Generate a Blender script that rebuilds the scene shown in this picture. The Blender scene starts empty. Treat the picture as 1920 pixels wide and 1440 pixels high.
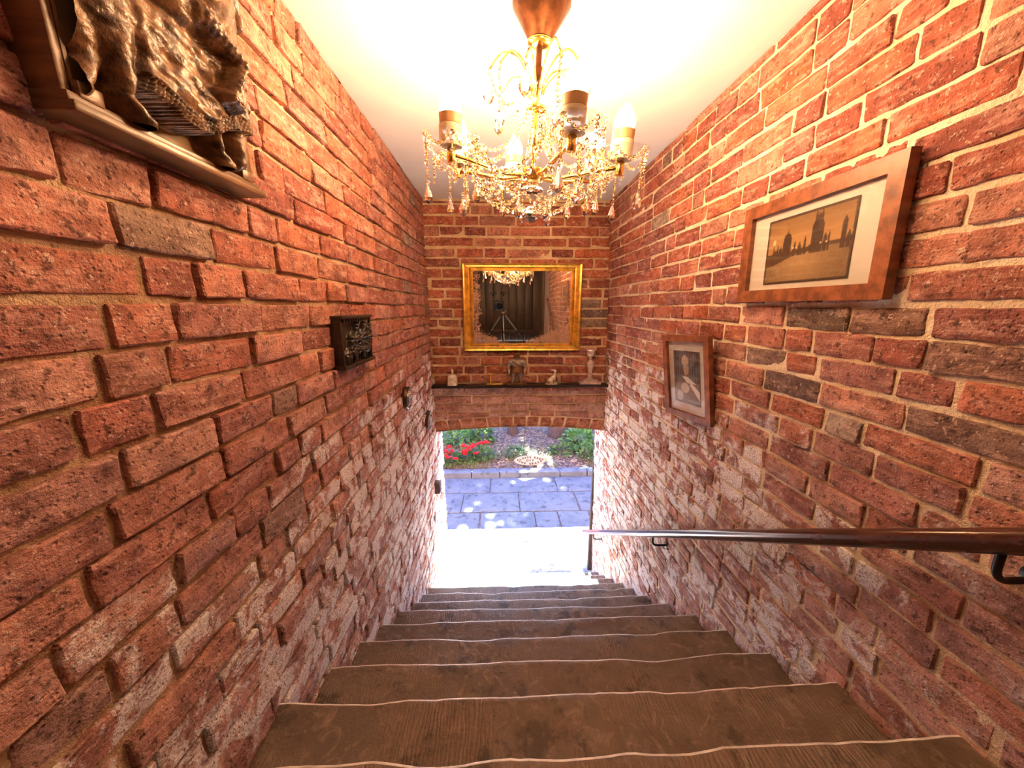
BULB, SKY, SUN, EXPO = 330.0, 4.9, 155.0, 0.22
import bpy, bmesh, math, random
import numpy as np
from mathutils import Vector, Matrix, noise as mnoise
D = bpy.data
COL = bpy.context.scene.collection
SC = bpy.context.scene
rnd = random.Random(7)
PI = math.pi
EYE = 3.0            # camera height above the door slab
CEIL = 3.857

def smooth01(a, b, x):
    t = np.clip((x - a) / (b - a), 0, 1)
    return t * t * (3 - 2 * t)

def xl(z): return -0.625 - 0.005 * (z - EYE)      # the old walls lean a little
def xr(z): return 0.955 - 0.0315 * (z - EYE)
def nz(x, y=0.0, z=0.0): return mnoise.noise(Vector((x, y, z)))

# ------------------------------------------------------------------ mesh builder
class MB:
    def __init__(s): s.v = []; s.f = []; s.m = []; s.c = []
    def add(s, vs, fs, mi=0, col=None):
        o = len(s.v); s.v += [tuple(p) for p in vs]
        s.f += [tuple(o + i for i in f) for f in fs]; s.m += [mi] * len(fs)
        s.c += [col or (1, 1, 1, 0)] * len(vs)
    def box(s, x0, x1, y0, y1, z0, z1, mi=0, M=None, bev=0.0):
        if bev:
            bm = bmesh.new(); bmesh.ops.create_cube(bm, size=1)
            for v in bm.verts:
                v.co = Vector(((x0 + x1) / 2 + v.co.x * (x1 - x0), (y0 + y1) / 2 + v.co.y * (y1 - y0), (z0 + z1) / 2 + v.co.z * (z1 - z0)))
            bmesh.ops.bevel(bm, geom=bm.edges[:], offset=bev, segments=2, affect='EDGES', profile=0.5)
            bm.verts.index_update()
            vs = [v.co.copy() for v in bm.verts]; fs = [[v.index for v in f.verts] for f in bm.faces]; bm.free()
        else:
            vs = [Vector(p) for p in ((x0,y0,z0),(x1,y0,z0),(x1,y1,z0),(x0,y1,z0),(x0,y0,z1),(x1,y0,z1),(x1,y1,z1),(x0,y1,z1))]
            fs = [(0,3,2,1),(4,5,6,7),(0,1,5,4),(1,2,6,5),(2,3,7,6),(3,0,4,7)]
        if M is not None: vs = [M @ p for p in vs]
        s.add(vs, fs, mi); return s
    def tube(s, pts, r, seg=10, mi=0, caps=True, flat=1.0):
        pts = [Vector(p) for p in pts]; n = len(pts)
        rs = r if isinstance(r, (list, tuple)) else [r] * n
        t0 = (pts[1] - pts[0]).normalized()
        ref = Vector((0, 0, 1)) if abs(t0.z) < 0.9 else Vector((1, 0, 0))
        a = t0.cross(ref).normalized(); vs = []
        for i, p in enumerate(pts):
            t = (pts[min(i + 1, n - 1)] - pts[max(i - 1, 0)]).normalized()
            a = (a - t * a.dot(t)).normalized(); b = t.cross(a)
            for k in range(seg):
                q = 2 * PI * k / seg
                vs.append(p + a * math.cos(q) * rs[i] + b * math.sin(q) * rs[i] * flat)
        fs = [(i*seg+k, i*seg+(k+1) % seg, (i+1)*seg+(k+1) % seg, (i+1)*seg+k) for i in range(n-1) for k in range(seg)]
        if caps:
            fs.append(tuple(range(seg))[::-1]); fs.append(tuple((n-1)*seg+k for k in range(seg)))
        s.add(vs, fs, mi); return s
    def lathe(s, prof, seg=24, c=(0,0,0), mi=0, M=None, rfn=None):
        vs = []; n = len(prof)
        for i, (r, z) in enumerate(prof):
            for k in range(seg):
                q = 2 * PI * k / seg; rr = r * (rfn(q, i) if rfn else 1)
                p = Vector((c[0] + rr * math.cos(q), c[1] + rr * math.sin(q), c[2] + z))
                vs.append(M @ p if M is not None else p)
        fs = [(i*seg+k, i*seg+(k+1) % seg, (i+1)*seg+(k+1) % seg, (i+1)*seg+k) for i in range(n-1) for k in range(seg)]
        if prof[0][0] > 1e-6: fs.append(tuple(range(seg))[::-1])
        if prof[-1][0] > 1e-6: fs.append(tuple((n-1)*seg+k for k in range(seg)))
        s.add(vs, fs, mi); return s
    def ell(s, c, r, seg=12, rings=8, mi=0, M=None):
        R = Matrix.Diagonal((r[0], r[1], r[2])).to_4x4()
        T = Matrix.Translation(c) @ (M.to_4x4() if M is not None else Matrix()) @ R
        prof = [(math.sin(PI*i/rings), -math.cos(PI*i/rings)) for i in range(rings+1)]
        prof[0] = (1e-7, -1); prof[-1] = (1e-7, 1)
        return s.lathe(prof, seg, mi=mi, M=T)
    def cap(s, a, b, ra, rb, seg=12, mi=0):
        a = Vector(a); b = Vector(b); d = (b - a); L = d.length; d.normalize()
        pts = []; rs = []
        for i in range(5):
            q = PI/2 * i/4; pts.append(a - d*ra*math.cos(q)); rs.append(max(1e-5, ra*math.sin(q)))
        for i in range(5):
            q = PI/2 * i/4; pts.append(b + d*rb*math.sin(q)); rs.append(max(1e-5, rb*math.cos(q)))
        return s.tube(pts, rs, seg, mi)
    def build(s, name, mats, parent=None, smooth=True, cols=False, angle=None):
        me = D.meshes.new(name)
        me.from_pydata([tuple(p) for p in s.v], [], s.f)
        if not isinstance(mats, (list, tuple)): mats = [mats]
        for m in mats: me.materials.append(m)
        if len(mats) > 1: me.polygons.foreach_set('material_index', s.m)
        if smooth: me.polygons.foreach_set('use_smooth', [True] * len(me.polygons))
        if cols:
            a = me.color_attributes.new('bcol', 'FLOAT_COLOR', 'POINT')
            a.data.foreach_set('color', np.array(s.c, dtype=np.float32).ravel())
        me.update()
        if smooth and angle: me.set_sharp_from_angle(angle=math.radians(angle))
        o = D.objects.new(name, me); COL.objects.link(o)
        if parent: o.parent = parent
        return o

def empty(name, loc=(0,0,0), rot=(0,0,0)):
    o = D.objects.new(name, None); COL.objects.link(o); o.location = loc; o.rotation_euler = rot
    o.empty_display_size = 0.05; return o
def tag(o, label, cat, group=None, kind=None):
    o['label'] = label; o['category'] = cat
    if group: o['group'] = group
    if kind: o['kind'] = kind
    return o
def struct(o, label, cat):
    return tag(o, label, cat, kind='structure')

# ------------------------------------------------------------------ materials
class NT:
    def __init__(s, name):
        s.mat = D.materials.new(name); s.mat.use_nodes = True; s.t = s.mat.node_tree; s.t.nodes.clear()
        s.out = s.t.nodes.new('ShaderNodeOutputMaterial')
    def n(s, typ, _o=0, **kw):
        nd = s.t.nodes.new('ShaderNode' + typ)
        for k, v in kw.items():
            if k.startswith('i_'):
                key = k[2:]; key = int(key) if key.isdigit() else key.replace('_', ' ')
                s.set(nd.inputs[key], v)
            else: setattr(nd, k, v)
        return nd.outputs[_o]
    def set(s, inp, v):
        if isinstance(v, bpy.types.NodeSocket): s.t.links.new(v, inp)
        elif isinstance(v, (tuple, list)) and inp.type == 'RGBA': inp.default_value = (*v[:3], 1)
        else: inp.default_value = v
    def math(s, op, a, b=0.0, clamp=False):
        nd = s.t.nodes.new('ShaderNodeMath'); nd.operation = op; nd.use_clamp = clamp
        s.set(nd.inputs[0], a); s.set(nd.inputs[1], b); return nd.outputs[0]
    def ramp(s, f, a, b, c0=0.0, c1=1.0):
        nd = s.t.nodes.new('ShaderNodeMapRange'); nd.interpolation_type = 'SMOOTHSTEP'
        s.set(nd.inputs['Value'], f); nd.inputs['From Min'].default_value = a; nd.inputs['From Max'].default_value = b
        s.set(nd.inputs['To Min'], c0); s.set(nd.inputs['To Max'], c1); return nd.outputs[0]
    def mix(s, f, a, b, blend='MIX'):
        nd = s.t.nodes.new('ShaderNodeMix'); nd.data_type = 'RGBA'; nd.blend_type = blend
        s.set(nd.inputs[0], f); s.set(nd.inputs[6], a); s.set(nd.inputs[7], b); return nd.outputs[2]
    def noise(s, sc, det=4, rough=.6, vec=None, dist=0.0):
        kw = dict(i_Scale=sc, i_Detail=det, i_Roughness=rough, i_Distortion=dist)
        kw['i_Vector'] = vec if vec is not None else s.coord()
        return s.n('TexNoise', **kw)
    def coord(s, scale=None, which=3):
        c = s.n('TexCoord', which)
        if scale: c = s.n('Mapping', i_Vector=c, i_Scale=scale)
        return c
    def bump(s, h, strength=.5, dist=.01, normal=None):
        kw = dict(i_Height=h, i_Strength=strength, i_Distance=dist)
        if normal is not None: kw['i_Normal'] = normal
        return s.n('Bump', **kw)
    def pbr(s, color, rough=.6, metal=0.0, normal=None, **kw):
        nd = s.t.nodes.new('ShaderNodeBsdfPrincipled')
        s.set(nd.inputs['Base Color'], color); s.set(nd.inputs['Roughness'], rough); s.set(nd.inputs['Metallic'], metal)
        if normal is not None: s.set(nd.inputs['Normal'], normal)
        for k, v in kw.items(): s.set(nd.inputs[k.replace('_', ' ')], v)
        return nd.outputs[0]
    def done(s, sh): s.t.links.new(sh, s.out.inputs['Surface']); return s.mat

def simple(name, col, rough=.5, metal=0.0, var=.25, scale=20, bump=.15, bdist=.004, stretch=None, **kw):
    t = NT(name); c = t.coord(stretch); nf = t.noise(scale, 5, .6, c)
    f = t.ramp(nf, .3, .7)
    col2 = tuple(max(0, x * (1 - var)) for x in col); col1 = tuple(min(1, x * (1 + var * .6)) for x in col)
    nrm = t.bump(t.noise(scale * 3, 4, .6, c), bump, bdist) if bump else None
    return t.done(t.pbr(t.mix(f, col2, col1), rough, metal, nrm, **kw))

def brick_mat(name, rough=.8, lime=(.88,.85,.86)):
    t = NT(name); co = t.coord()
    base = t.t.nodes.new('ShaderNodeAttribute'); base.attribute_name = 'bcol'
    big = t.noise(16, 4, .6); mid = t.noise(55, 5, .65); fine = t.noise(190, 3, .7)
    st = t.noise(30, 4, .65, t.coord((1, .35, 1.6)))
    bc = base.outputs['Color']
    c = t.mix(t.ramp(big, .34, .66), t.mix(.55, bc, (.085, .022, .016)), bc)
    c = t.mix(t.ramp(st, .48, .70, 0.0, .75), c, t.mix(.55, bc, (.80, .50, .40)))
    c = t.mix(t.ramp(mid, .535, .66, 0.0, .9), c, t.mix(.15, (.045, .014, .011), bc))
    c = t.mix(t.ramp(t.noise(85, 4, .75), .575, .67, 0.0, .8), c, (.70, .50, .40))
    c = t.mix(t.ramp(fine, .60, .70, 0.0, .6), c, (.06, .02, .015))
    # old limewash on some bricks, plus doorway light painted white towards the arch
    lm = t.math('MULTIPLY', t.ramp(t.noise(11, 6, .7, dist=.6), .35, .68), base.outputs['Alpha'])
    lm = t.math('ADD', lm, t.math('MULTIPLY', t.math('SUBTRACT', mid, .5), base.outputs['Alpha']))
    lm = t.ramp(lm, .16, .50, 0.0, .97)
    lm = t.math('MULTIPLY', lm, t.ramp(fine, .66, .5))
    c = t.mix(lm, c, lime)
    h = t.math('ADD', t.math('MULTIPLY', mid, 1.0), t.math('MULTIPLY', fine, .45))
    h = t.math('SUBTRACT', h, t.math('MULTIPLY', t.ramp(t.n('TexVoronoi', i_Vector=co, i_Scale=75.0), .28, .05), .5))
    h = t.math('ADD', h, t.math('MULTIPLY', st, 1.0))
    return t.done(t.pbr(c, rough, 0.0, t.bump(h, .8, .010), Specular_IOR_Level=.35))

def mortar_mat(name, a, b):
    t = NT(name)
    c = t.mix(t.ramp(t.noise(7, 5, .6), .35, .65), a, b)
    c = t.mix(t.ramp(t.noise(130, 4, .7), .55, .68, 0.0, .5), c, tuple(x * .45 for x in a))
    h = t.math('ADD', t.noise(45, 5, .7), t.math('MULTIPLY', t.noise(160, 3, .7), .5))
    return t.done(t.pbr(c, .95, 0.0, t.bump(h, .9, .012), Specular_IOR_Level=.2))

def glass_clear(name, tint=(.97, .97, .97), lo=.06, hi=.55):
    # thin clear crystal: straight-through light plus mirror glints growing towards the rim
    t = NT(name); fr = t.n('LayerWeight', 1, i_Blend=.35)
    g = t.n('BsdfGlossy', i_Color=(1, 1, 1), i_Roughness=.04); tr = t.n('BsdfTransparent', i_Color=tint)
    return t.done(t.n('MixShader', i_0=t.ramp(fr, 0.0, 1.0, lo, hi), i_1=tr, i_2=g))

M = {}
M['brickL'] = brick_mat('brick_left'); M['brickR'] = brick_mat('brick_right'); M['brickB'] = brick_mat('brick_back')
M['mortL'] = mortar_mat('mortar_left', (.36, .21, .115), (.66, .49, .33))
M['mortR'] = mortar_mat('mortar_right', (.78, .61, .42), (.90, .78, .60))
M['mortB'] = mortar_mat('mortar_back', (.62, .42, .24), (.86, .68, .46))
M['plaster'] = simple('ceiling_plaster', (.66, .655, .66), .9, 0, .04, 5, .12, .004)
M['white_paint'] = simple('white_paint', (.78, .78, .78), .8, 0, .05, 6, .1)
M['brass'] = simple('brass', (.80, .50, .14), .24, 1.0, .25, 30, .05)
M['aged_brass'] = simple('aged_brass', (.12, .042, .015), .50, .8, .45, 26, .15)
M['gilt'] = simple('gilt', (.83, .50, .09), .30, .75, .35, 22, .12, .003)
M['iron'] = simple('black_iron', (.016, .015, .016), .42, .5, .3, 40, .2)
M['dark_shelf'] = simple('dark_shelf', (.022, .016, .013), .32, 0, .4, 15, .05)
M['ivory'] = simple('ivory_sleeve', (.80, .66, .44), .5, 0, .08, 12, .03)
M['amber'] = simple('amber_collar', (.62, .36, .16), .45, 0, .15, 12, .03)
M['crystal'] = NT('crystal'); _t = M['crystal']
M['crystal'] = _t.done(_t.n('BsdfGlass', i_Color=(1, .99, .98), i_Roughness=.0, i_IOR=1.52))
M['cutglass'] = glass_clear('cut_glass_dish', (.97, .96, .95), .04, .26)
M['pane'] = glass_clear('picture_glass', (.97, .97, .97), .02, .45)
t = NT('lamp_bulb'); M['bulb'] = t.done(t.n('Emission', i_Color=(1, .59, .295), i_Strength=BULB if 'BULB' in globals() else 330.0))
# ------------------------------------------------------------------ brickwork
REDS = [(.42,.115,.068), (.50,.15,.082), (.35,.09,.06), (.55,.20,.13), (.46,.13,.075), (.30,.08,.06), (.56,.24,.17), (.50,.135,.06), (.40,.14,.115)]
GREYS = [(.26,.17,.13), (.20,.13,.10), (.30,.23,.18), (.17,.12,.11)]
def brickwork(mb, mp, u0, u1, v0, v1, pitch, phase, joint, length, seed, proud=.010, dens=1.0, grey=.06,
              lime=lambda u, v: 0.0, vlo=None, vhi=None, skip=None, dark=(), wob=.006, pale=0.0, jit=1.0, fine=None, brighten=None):
    R = random.Random(seed)
    k0 = int(math.floor((v0 - phase) / pitch)) - 1; k1 = int(math.ceil((v1 - phase) / pitch)) + 1
    for k in range(k0, k1):
        vb, vt = phase + k * pitch, phase + (k + 1) * pitch
        u = u0 - R.random() * length; flip = k % 2
        while u < u1:
            w = length * R.choice((1, 1, 1, .5, .5, .82) if not flip else (1, 1, .5, 1, .62)) * R.uniform(.93, 1.05)
            flip ^= (R.random() < .25)
            ua, ub = u + joint * .5 * R.uniform(.5, 1.5), u + w - joint * .5 * R.uniform(.5, 1.5); u += w
            a, b = max(ua, u0 + .002), min(ub, u1 - .002)
            if b - a < .028: continue
            uc, vc = (a + b) / 2, (vb + vt) / 2
            if skip and skip(uc, vc, a, b, vb, vt): continue
            if vc < v0 - pitch or vc > v1 + pitch: continue
            jb, jt = vb + joint * .5 * R.uniform(.5, 1.5), vt - joint * .5 * R.uniform(.5, 1.5)
            base = Vector(R.choice(REDS)) * R.uniform(.82, 1.2)
            if R.random() < grey: base = Vector(R.choice(GREYS)) * R.uniform(.8, 1.3)
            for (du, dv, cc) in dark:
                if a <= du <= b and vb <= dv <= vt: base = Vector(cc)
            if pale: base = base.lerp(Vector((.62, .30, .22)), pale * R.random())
            bl_ = brighten(uc, vc) if brighten else 0
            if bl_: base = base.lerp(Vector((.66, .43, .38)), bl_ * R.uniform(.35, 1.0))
            al = max(0.0, min(1.0, lime(uc, vc) * R.uniform(.35, 1.5)))
            col = (base.x, base.y, base.z, al)
            d = dens * (fine(uc) if fine else 1.0)
            nu = max(3, int(9 * d * (b - a) / .22)); nv = max(2, int(3 * d))
            n0 = proud * R.uniform(.6, 1.5); tu, tv = R.uniform(-.004, .004) * jit, R.uniform(-.0035, .0035) * jit
            eu, ev = min(.2, .0035 / ((b - a) / 2)), min(.3, .0035 / ((jt - jb) / 2))
            S = [-1, -1 + eu] + [-1 + eu + (2 - 2 * eu) * i / nu for i in range(1, nu)] + [1 - eu, 1]
            T = [-1, -1 + ev] + [-1 + ev + (2 - 2 * ev) * i / nv for i in range(1, nv)] + [1 - ev, 1]
            vs = []; ns, ntt = len(S), len(T)
            ph = R.random() * 50
            rot = R.uniform(-.012, .012) * jit
            def pos(s, tt, edge):
                uu = uc + s * (b - a) / 2; vv = (jb + jt) / 2 + tt * (jt - jb) / 2
                q = .55 if (abs(s) > .98 and abs(tt) > .98) else 0
                if edge:
                    uu += -s * (.0006 + q * .0045) + (nz(uu * 25, vv * 25, ph) * .0028 + nz(uu * 80, vv * 80, ph) * .0016) * jit
                    vv += -tt * (.0004 + q * .0045) + (nz(uu * 22, vv * 25, ph + 9) * .0030 + nz(uu * 70, vv * 70, ph + 5) * .0016) * jit
                vv += rot * s * (b - a) / 2 + wob * nz(uu * 1.7, k * .37, seed)
                return uu, vv
            for j, tt in enumerate(T):
                for i, s in enumerate(S):
                    edge = i in (0, ns - 1) or j in (0, ntt - 1)
                    uu, vv = pos(s, tt, edge)
                    n = n0 + tu * s + tv * tt + (nz(uu * 34, vv * 34, ph) * .0034 + nz(uu * 80, vv * 90, ph) * .0018) * jit
                    if edge: n -= .0028
                    if vlo: vv = max(vv, vlo(uu))
                    if vhi: vv = min(vv, vhi(uu))
                    vs.append(mp(uu, vv, n))
            top = len(vs); ring = [i for i in range(ns)] + [j * ns + ns - 1 for j in range(1, ntt)] + \
                [(ntt - 1) * ns + i for i in range(ns - 2, -1, -1)] + [j * ns for j in range(ntt - 2, 0, -1)]
            for r in ring:
                i, j = r % ns, r // ns; uu, vv = pos(S[i], T[j], True)
                if vlo: vv = max(vv, vlo(uu))
                if vhi: vv = min(vv, vhi(uu))
                vs.append(mp(uu, vv, -.012))
            fs = [(j*ns+i, j*ns+i+1, (j+1)*ns+i+1, (j+1)*ns+i) for j in range(ntt-1) for i in range(ns-1)]
            L = len(ring)
            fs += [(ring[(q+1) % L], ring[q], top+q, top+(q+1) % L) for q in range(L)]
            mb.add(vs, fs, 1, col)

def mortar_grid(mb, mp, u0, u1, v0, v1, step, amp=.004, vlo=None, seed=0):
    nu, nv = int((u1-u0)/step), int((v1-v0)/step); vs = []
    for j in range(nv+1):
        for i in range(nu+1):
            u = u0 + (u1-u0)*i/nu; lo = vlo(u) if vlo else v0; v = lo + (v1-lo)*j/nv
            vs.append(mp(u, v, amp * (nz(u*30, v*30, seed) + nz(u*9, v*9, seed+3))))
    mb.add(vs, [(j*(nu+1)+i, j*(nu+1)+i+1, (j+1)*(nu+1)+i+1, (j+1)*(nu+1)+i) for j in range(nv) for i in range(nu)], 0)

NOSE = [(-.277*0+.277, 2.274), (.52, 2.10), (.763, 1.92), (1.0, 1.746), (1.23, 1.592), (1.46, 1.434), (1.715, 1.25), (2.0, 1.03), (2.24, .865),
        (2.465, .71), (2.71, .535), (2.95, .36), (3.19, .186)]
def stair_z(y):
    for (yy, z) in NOSE:
        if y <= yy: return z
    return 0.0
YEND = 3.43; YBACK = -1.4

# left wall
mpL = lambda u, v, n: (xl(v) + n, u, v)
mpR = lambda u, v, n: (xr(v) - n, u, v)
below = lambda uc, vc, a, b, vb, vt: vt < stair_z(max(uc, a)) - .12
def lime_glowL(u, v):  # whitewash remains, whitened further down the stairs to stand for doorway light
    low_zone = float(smooth01(2.72, 2.25, v) * smooth01(-.1, .6, u)); return .12 + .80 * low_zone * float(smooth01(.15, 1.6, u) * .45 + .62) + .55 * float(smooth01(1.9, 2.7, u) * smooth01(2.2, 1.7, v))
def lime_glowR(u, v):  # same mix of whitewash and painted doorway light on this side
    low_zone = float(smooth01(2.78, 2.4, v) * smooth01(.1, 1.0, u)); return .07 + .80 * low_zone * float(smooth01(.3, 1.7, u) * .5 + .55) + .55 * float(smooth01(1.9, 2.7, u) * smooth01(2.2, 1.7, v))
step_bright = lambda u, v: .62 * float(smooth01(1.55, .35, v - stair_z(u)))   # dusty paling plus brightness painted into the brick colour near the steps
fineY = lambda u: 1.5 if -.1 < u < 1.1 else 1.0
mb = MB()
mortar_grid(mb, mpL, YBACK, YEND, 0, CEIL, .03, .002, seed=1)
brickwork(mb, mpL, YBACK, YEND, -.1, CEIL, .078, 3.011, .0105, .232, 11, proud=.011, grey=.025, lime=lime_glowL, vhi=lambda u: CEIL-.004, skip=below, fine=fineY, pale=.35, brighten=step_bright,
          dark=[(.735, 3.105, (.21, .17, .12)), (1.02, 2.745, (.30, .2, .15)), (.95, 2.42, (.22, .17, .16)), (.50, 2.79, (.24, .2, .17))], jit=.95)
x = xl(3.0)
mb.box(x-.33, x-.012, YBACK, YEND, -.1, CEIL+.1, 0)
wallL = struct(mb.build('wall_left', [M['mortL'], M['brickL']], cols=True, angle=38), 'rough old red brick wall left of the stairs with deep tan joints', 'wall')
mb = MB()
mortar_grid(mb, mpR, -.7, YEND, 0, CEIL, .03, .0012, seed=5)
brickwork(mb, mpR, -.7, YEND, -.1, CEIL, .0745, 3.006, .0105, .225, 23, proud=.0055, grey=.02, lime=lime_glowR, vhi=lambda u: CEIL-.004, skip=below, fine=fineY, wob=.007, brighten=step_bright,
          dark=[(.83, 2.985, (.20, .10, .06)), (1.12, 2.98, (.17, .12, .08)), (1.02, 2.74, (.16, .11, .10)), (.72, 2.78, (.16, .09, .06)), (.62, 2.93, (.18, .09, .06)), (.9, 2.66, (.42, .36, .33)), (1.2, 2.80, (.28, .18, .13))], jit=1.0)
mb.box(xr(0)+.012, xr(0)+.35, -.7, YEND, -.1, CEIL+.1, 0)
wallR = struct(mb.build('wall_right', [M['mortR'], M['brickR']], cols=True, angle=38), 'orange red brick wall right of the stairs with pale cream joints', 'wall')
# plain white return beyond the brickwork, seen in the mirror
struct(MB().box(.955, 1.3, -1.45, -.7, 0, CEIL+.1).build('wall_landing', M['white_paint'], smooth=False), 'white plastered wall beside the plank door, seen in the mirror', 'wall')

# back wall with the arched doorway
arch = lambda x: 1.898 - .045 * ((x - .175) / .79) ** 2
XA, XB = -.66, 1.08
mpB = lambda u, v, n: (u, 3.1 - n, v)
mb = MB()
mortar_grid(mb, mpB, XA, XB, 1.9, CEIL+.1, .025, .0015, vlo=arch, seed=9)
n = 40; vs = []
for i in range(n+1):
    u = XA + (XB-XA)*i/n
    vs += [(u, 3.09, arch(u)), (u, YEND, arch(u)), (u, YEND, CEIL+.1), (u, 3.15, CEIL+.1)]
fs = []
for i in range(n):
    for q in range(3): fs.append((i*4+q, (i+1)*4+q, (i+1)*4+q+1, i*4+q+1))
mb.add(vs, fs, 0)
RING = .096
brickwork(mb, mpB, XA+.03, XB-.03, 2.30, CEIL, .0835, 2.315, .017, .40, 31, proud=.008, grey=.03, vhi=lambda u: CEIL-.02, wob=.006, jit=1.3, dens=.9)
lo = lambda u: arch(u) + RING + .012
brickwork(mb, mpB, XA+.03, XB-.03, 1.93, 2.28, .079, 1.965, .012, .39, 37, proud=.008, grey=.02, vlo=lo, wob=.006, brighten=lambda u, v: .7, pale=.55, dens=.9,  # light from the doorway painted in as paler brick under the shelf
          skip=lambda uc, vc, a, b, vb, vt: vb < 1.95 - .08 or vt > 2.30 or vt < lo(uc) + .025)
nv = 13; R = random.Random(5)
for k in range(nv):
    x0 = -.60 + 1.56*k/nv + .006; x1 = -.60 + 1.56*(k+1)/nv - .006
    col = Vector(R.choice(REDS)).lerp(Vector((.62, .26, .14)), .5) * R.uniform(.9, 1.15); vs = []; n0 = .007*R.uniform(.6, 1.4)
    sk = ((k + .5)/nv - .5) * .06; NU, NV = 7, 6
    for j in range(NV+1):
        for i in range(NU+1):
            u = x0 + (x1-x0)*i/NU; tt = j/NV; uu = u + sk*tt; ed = i in (0, NU) or j in (0, NV)
            vv = arch(u) + .002 + (RING-.004)*tt + nz(uu*20, tt*3, k)*.003
            vs.append((uu + nz(uu*30, vv*30, k)*.004, 3.1 - (n0 + nz(uu*40, vv*40, k)*.004 - (.006 if ed else 0)), vv))
    W = NU+1
    fs = [(j*W+i, j*W+i+1, (j+1)*W+i+1, (j+1)*W+i) for j in range(NV) for i in range(NU)]
    o = len(vs); vs += [(x0, 3.12, arch(x0)+.002), (x1, 3.12, arch(x1)+.002)]
    fs.append(tuple([o] + list(range(W)) + [o+1])[::-1])
    mb.add(vs, fs, 1, (col.x, col.y, col.z, .1))
struct(mb.build('wall_back', [M['mortB'], M['brickB']], cols=True, angle=38), 'brick end wall with a low brick arch over the open doorway', 'wall')

# ceiling, rear wall, plank door
struct(MB().box(-1.0, 1.35, -1.5, 3.5, CEIL, CEIL+.12).build('ceiling', M['plaster'], smooth=False), 'smooth white plaster ceiling above the stairs', 'ceiling')
struct(MB().box(-1.0, 1.35, -1.75, -1.5, 1.9, CEIL+.1).build('wall_rear', M['white_paint'], smooth=False), 'plastered wall behind the plank door at the stair head', 'wall')
M['oak'] = simple('dark_oak', (.062, .036, .022), .42, 0, .55, 6, .3, .004, stretch=(14, 14, 1.2))
dr = struct(empty('door_1', (.16, -1.43, 2.274)), 'dark oak plank door behind the tripod, seen in the mirror', 'door')
x = -.80; k = 0
while x < .72:
    w = min(.168, .74 - x)
    MB().box(x+.003, x+w-.003, -.04 - .004*(k % 2), .0, .005, 1.50, bev=.004).build('plank', M['oak'], dr); x += w; k += 1
fr = MB().box(.74, .795, -.06, .05, 0, 1.57, bev=.008).box(-.86, -.80, -.06, .05, 0, 1.57, bev=.008).box(-.86, .795, -.06, .05, 1.50, 1.575, bev=.008)
fr.build('door_frame', M['oak'], dr, angle=40)
MB().box(-.79, .73, .0, .016, .16, .24, bev=.004).build('rail', M['oak'], dr)
for sx in (-.30, -.08):
    mb = MB().tube([(sx+.06*math.cos(q), .012, .98+.045*math.sin(q)) for q in [PI*i/10 for i in range(11)]], .010, 8)
    mb.lathe([(1e-6, .0), (.022, .0), (.022, .02), (1e-6, .024)], 12, M=Matrix.Translation((sx, 0, .97)) @ Matrix.Rotation(-PI/2, 4, 'X'))
    mb.build('handle', M['iron'], dr)

# stairs
def stone_mat(name, a, b, c, rough=.5):
    t = NT(name)
    big = t.noise(3.2, 6, .62); mid = t.noise(17, 6, .7, dist=1.2)
    tool = t.n('TexWave', 1, i_Vector=t.coord((1.0, .22, .3)), i_Scale=30.0, i_Distortion=9.0, i_Detail=4.0, i_Detail_Scale=1.6, i_Detail_Roughness=.65)
    col = t.mix(t.ramp(big, .35, .65), a, b)
    col = t.mix(t.ramp(mid, .5, .7, 0.0, .65), col, c)
    col = t.mix(t.math('MULTIPLY', t.ramp(tool, .5, .9), t.ramp(big, .5, .7, 0.0, .55)), col, tuple(x*.42 for x in a))
    col = t.mix(t.ramp(t.noise(90, 4, .7), .57, .7, 0.0, .55), col, tuple(x*.4 for x in a))
    h = t.math('ADD', t.math('MULTIPLY', mid, 1.0), t.math('MULTIPLY', t.noise(70, 5, .7), .5))
    col = t.mix(t.ramp(t.noise(8, 7, .72), .53, .64, 0.0, .8), col, tuple(x*.38 for x in a))
    h = t.math('ADD', h, t.math('MULTIPLY', t.math('MULTIPLY', tool, t.ramp(big, .42, .65)), .5))
    return t.done(t.pbr(col, rough, 0.0, t.bump(h, .75, .008), Specular_IOR_Level=.5))
M['step'] = stone_mat('worn_brown_stone', (.135, .090, .060), (.245, .175, .125), (.39, .295, .22), .28)
M['step_edge'] = simple('step_edge_glint', (.84, .79, .73), .30, 0, .25, 30, .25, .003)  # doorway glint along each nosing, painted as a pale strip
st = struct(empty('staircase', (.17, 1.7, 0)), 'steep flight of worn brown stone steps going down to the doorway', 'stairs')
R = random.Random(3)
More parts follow.
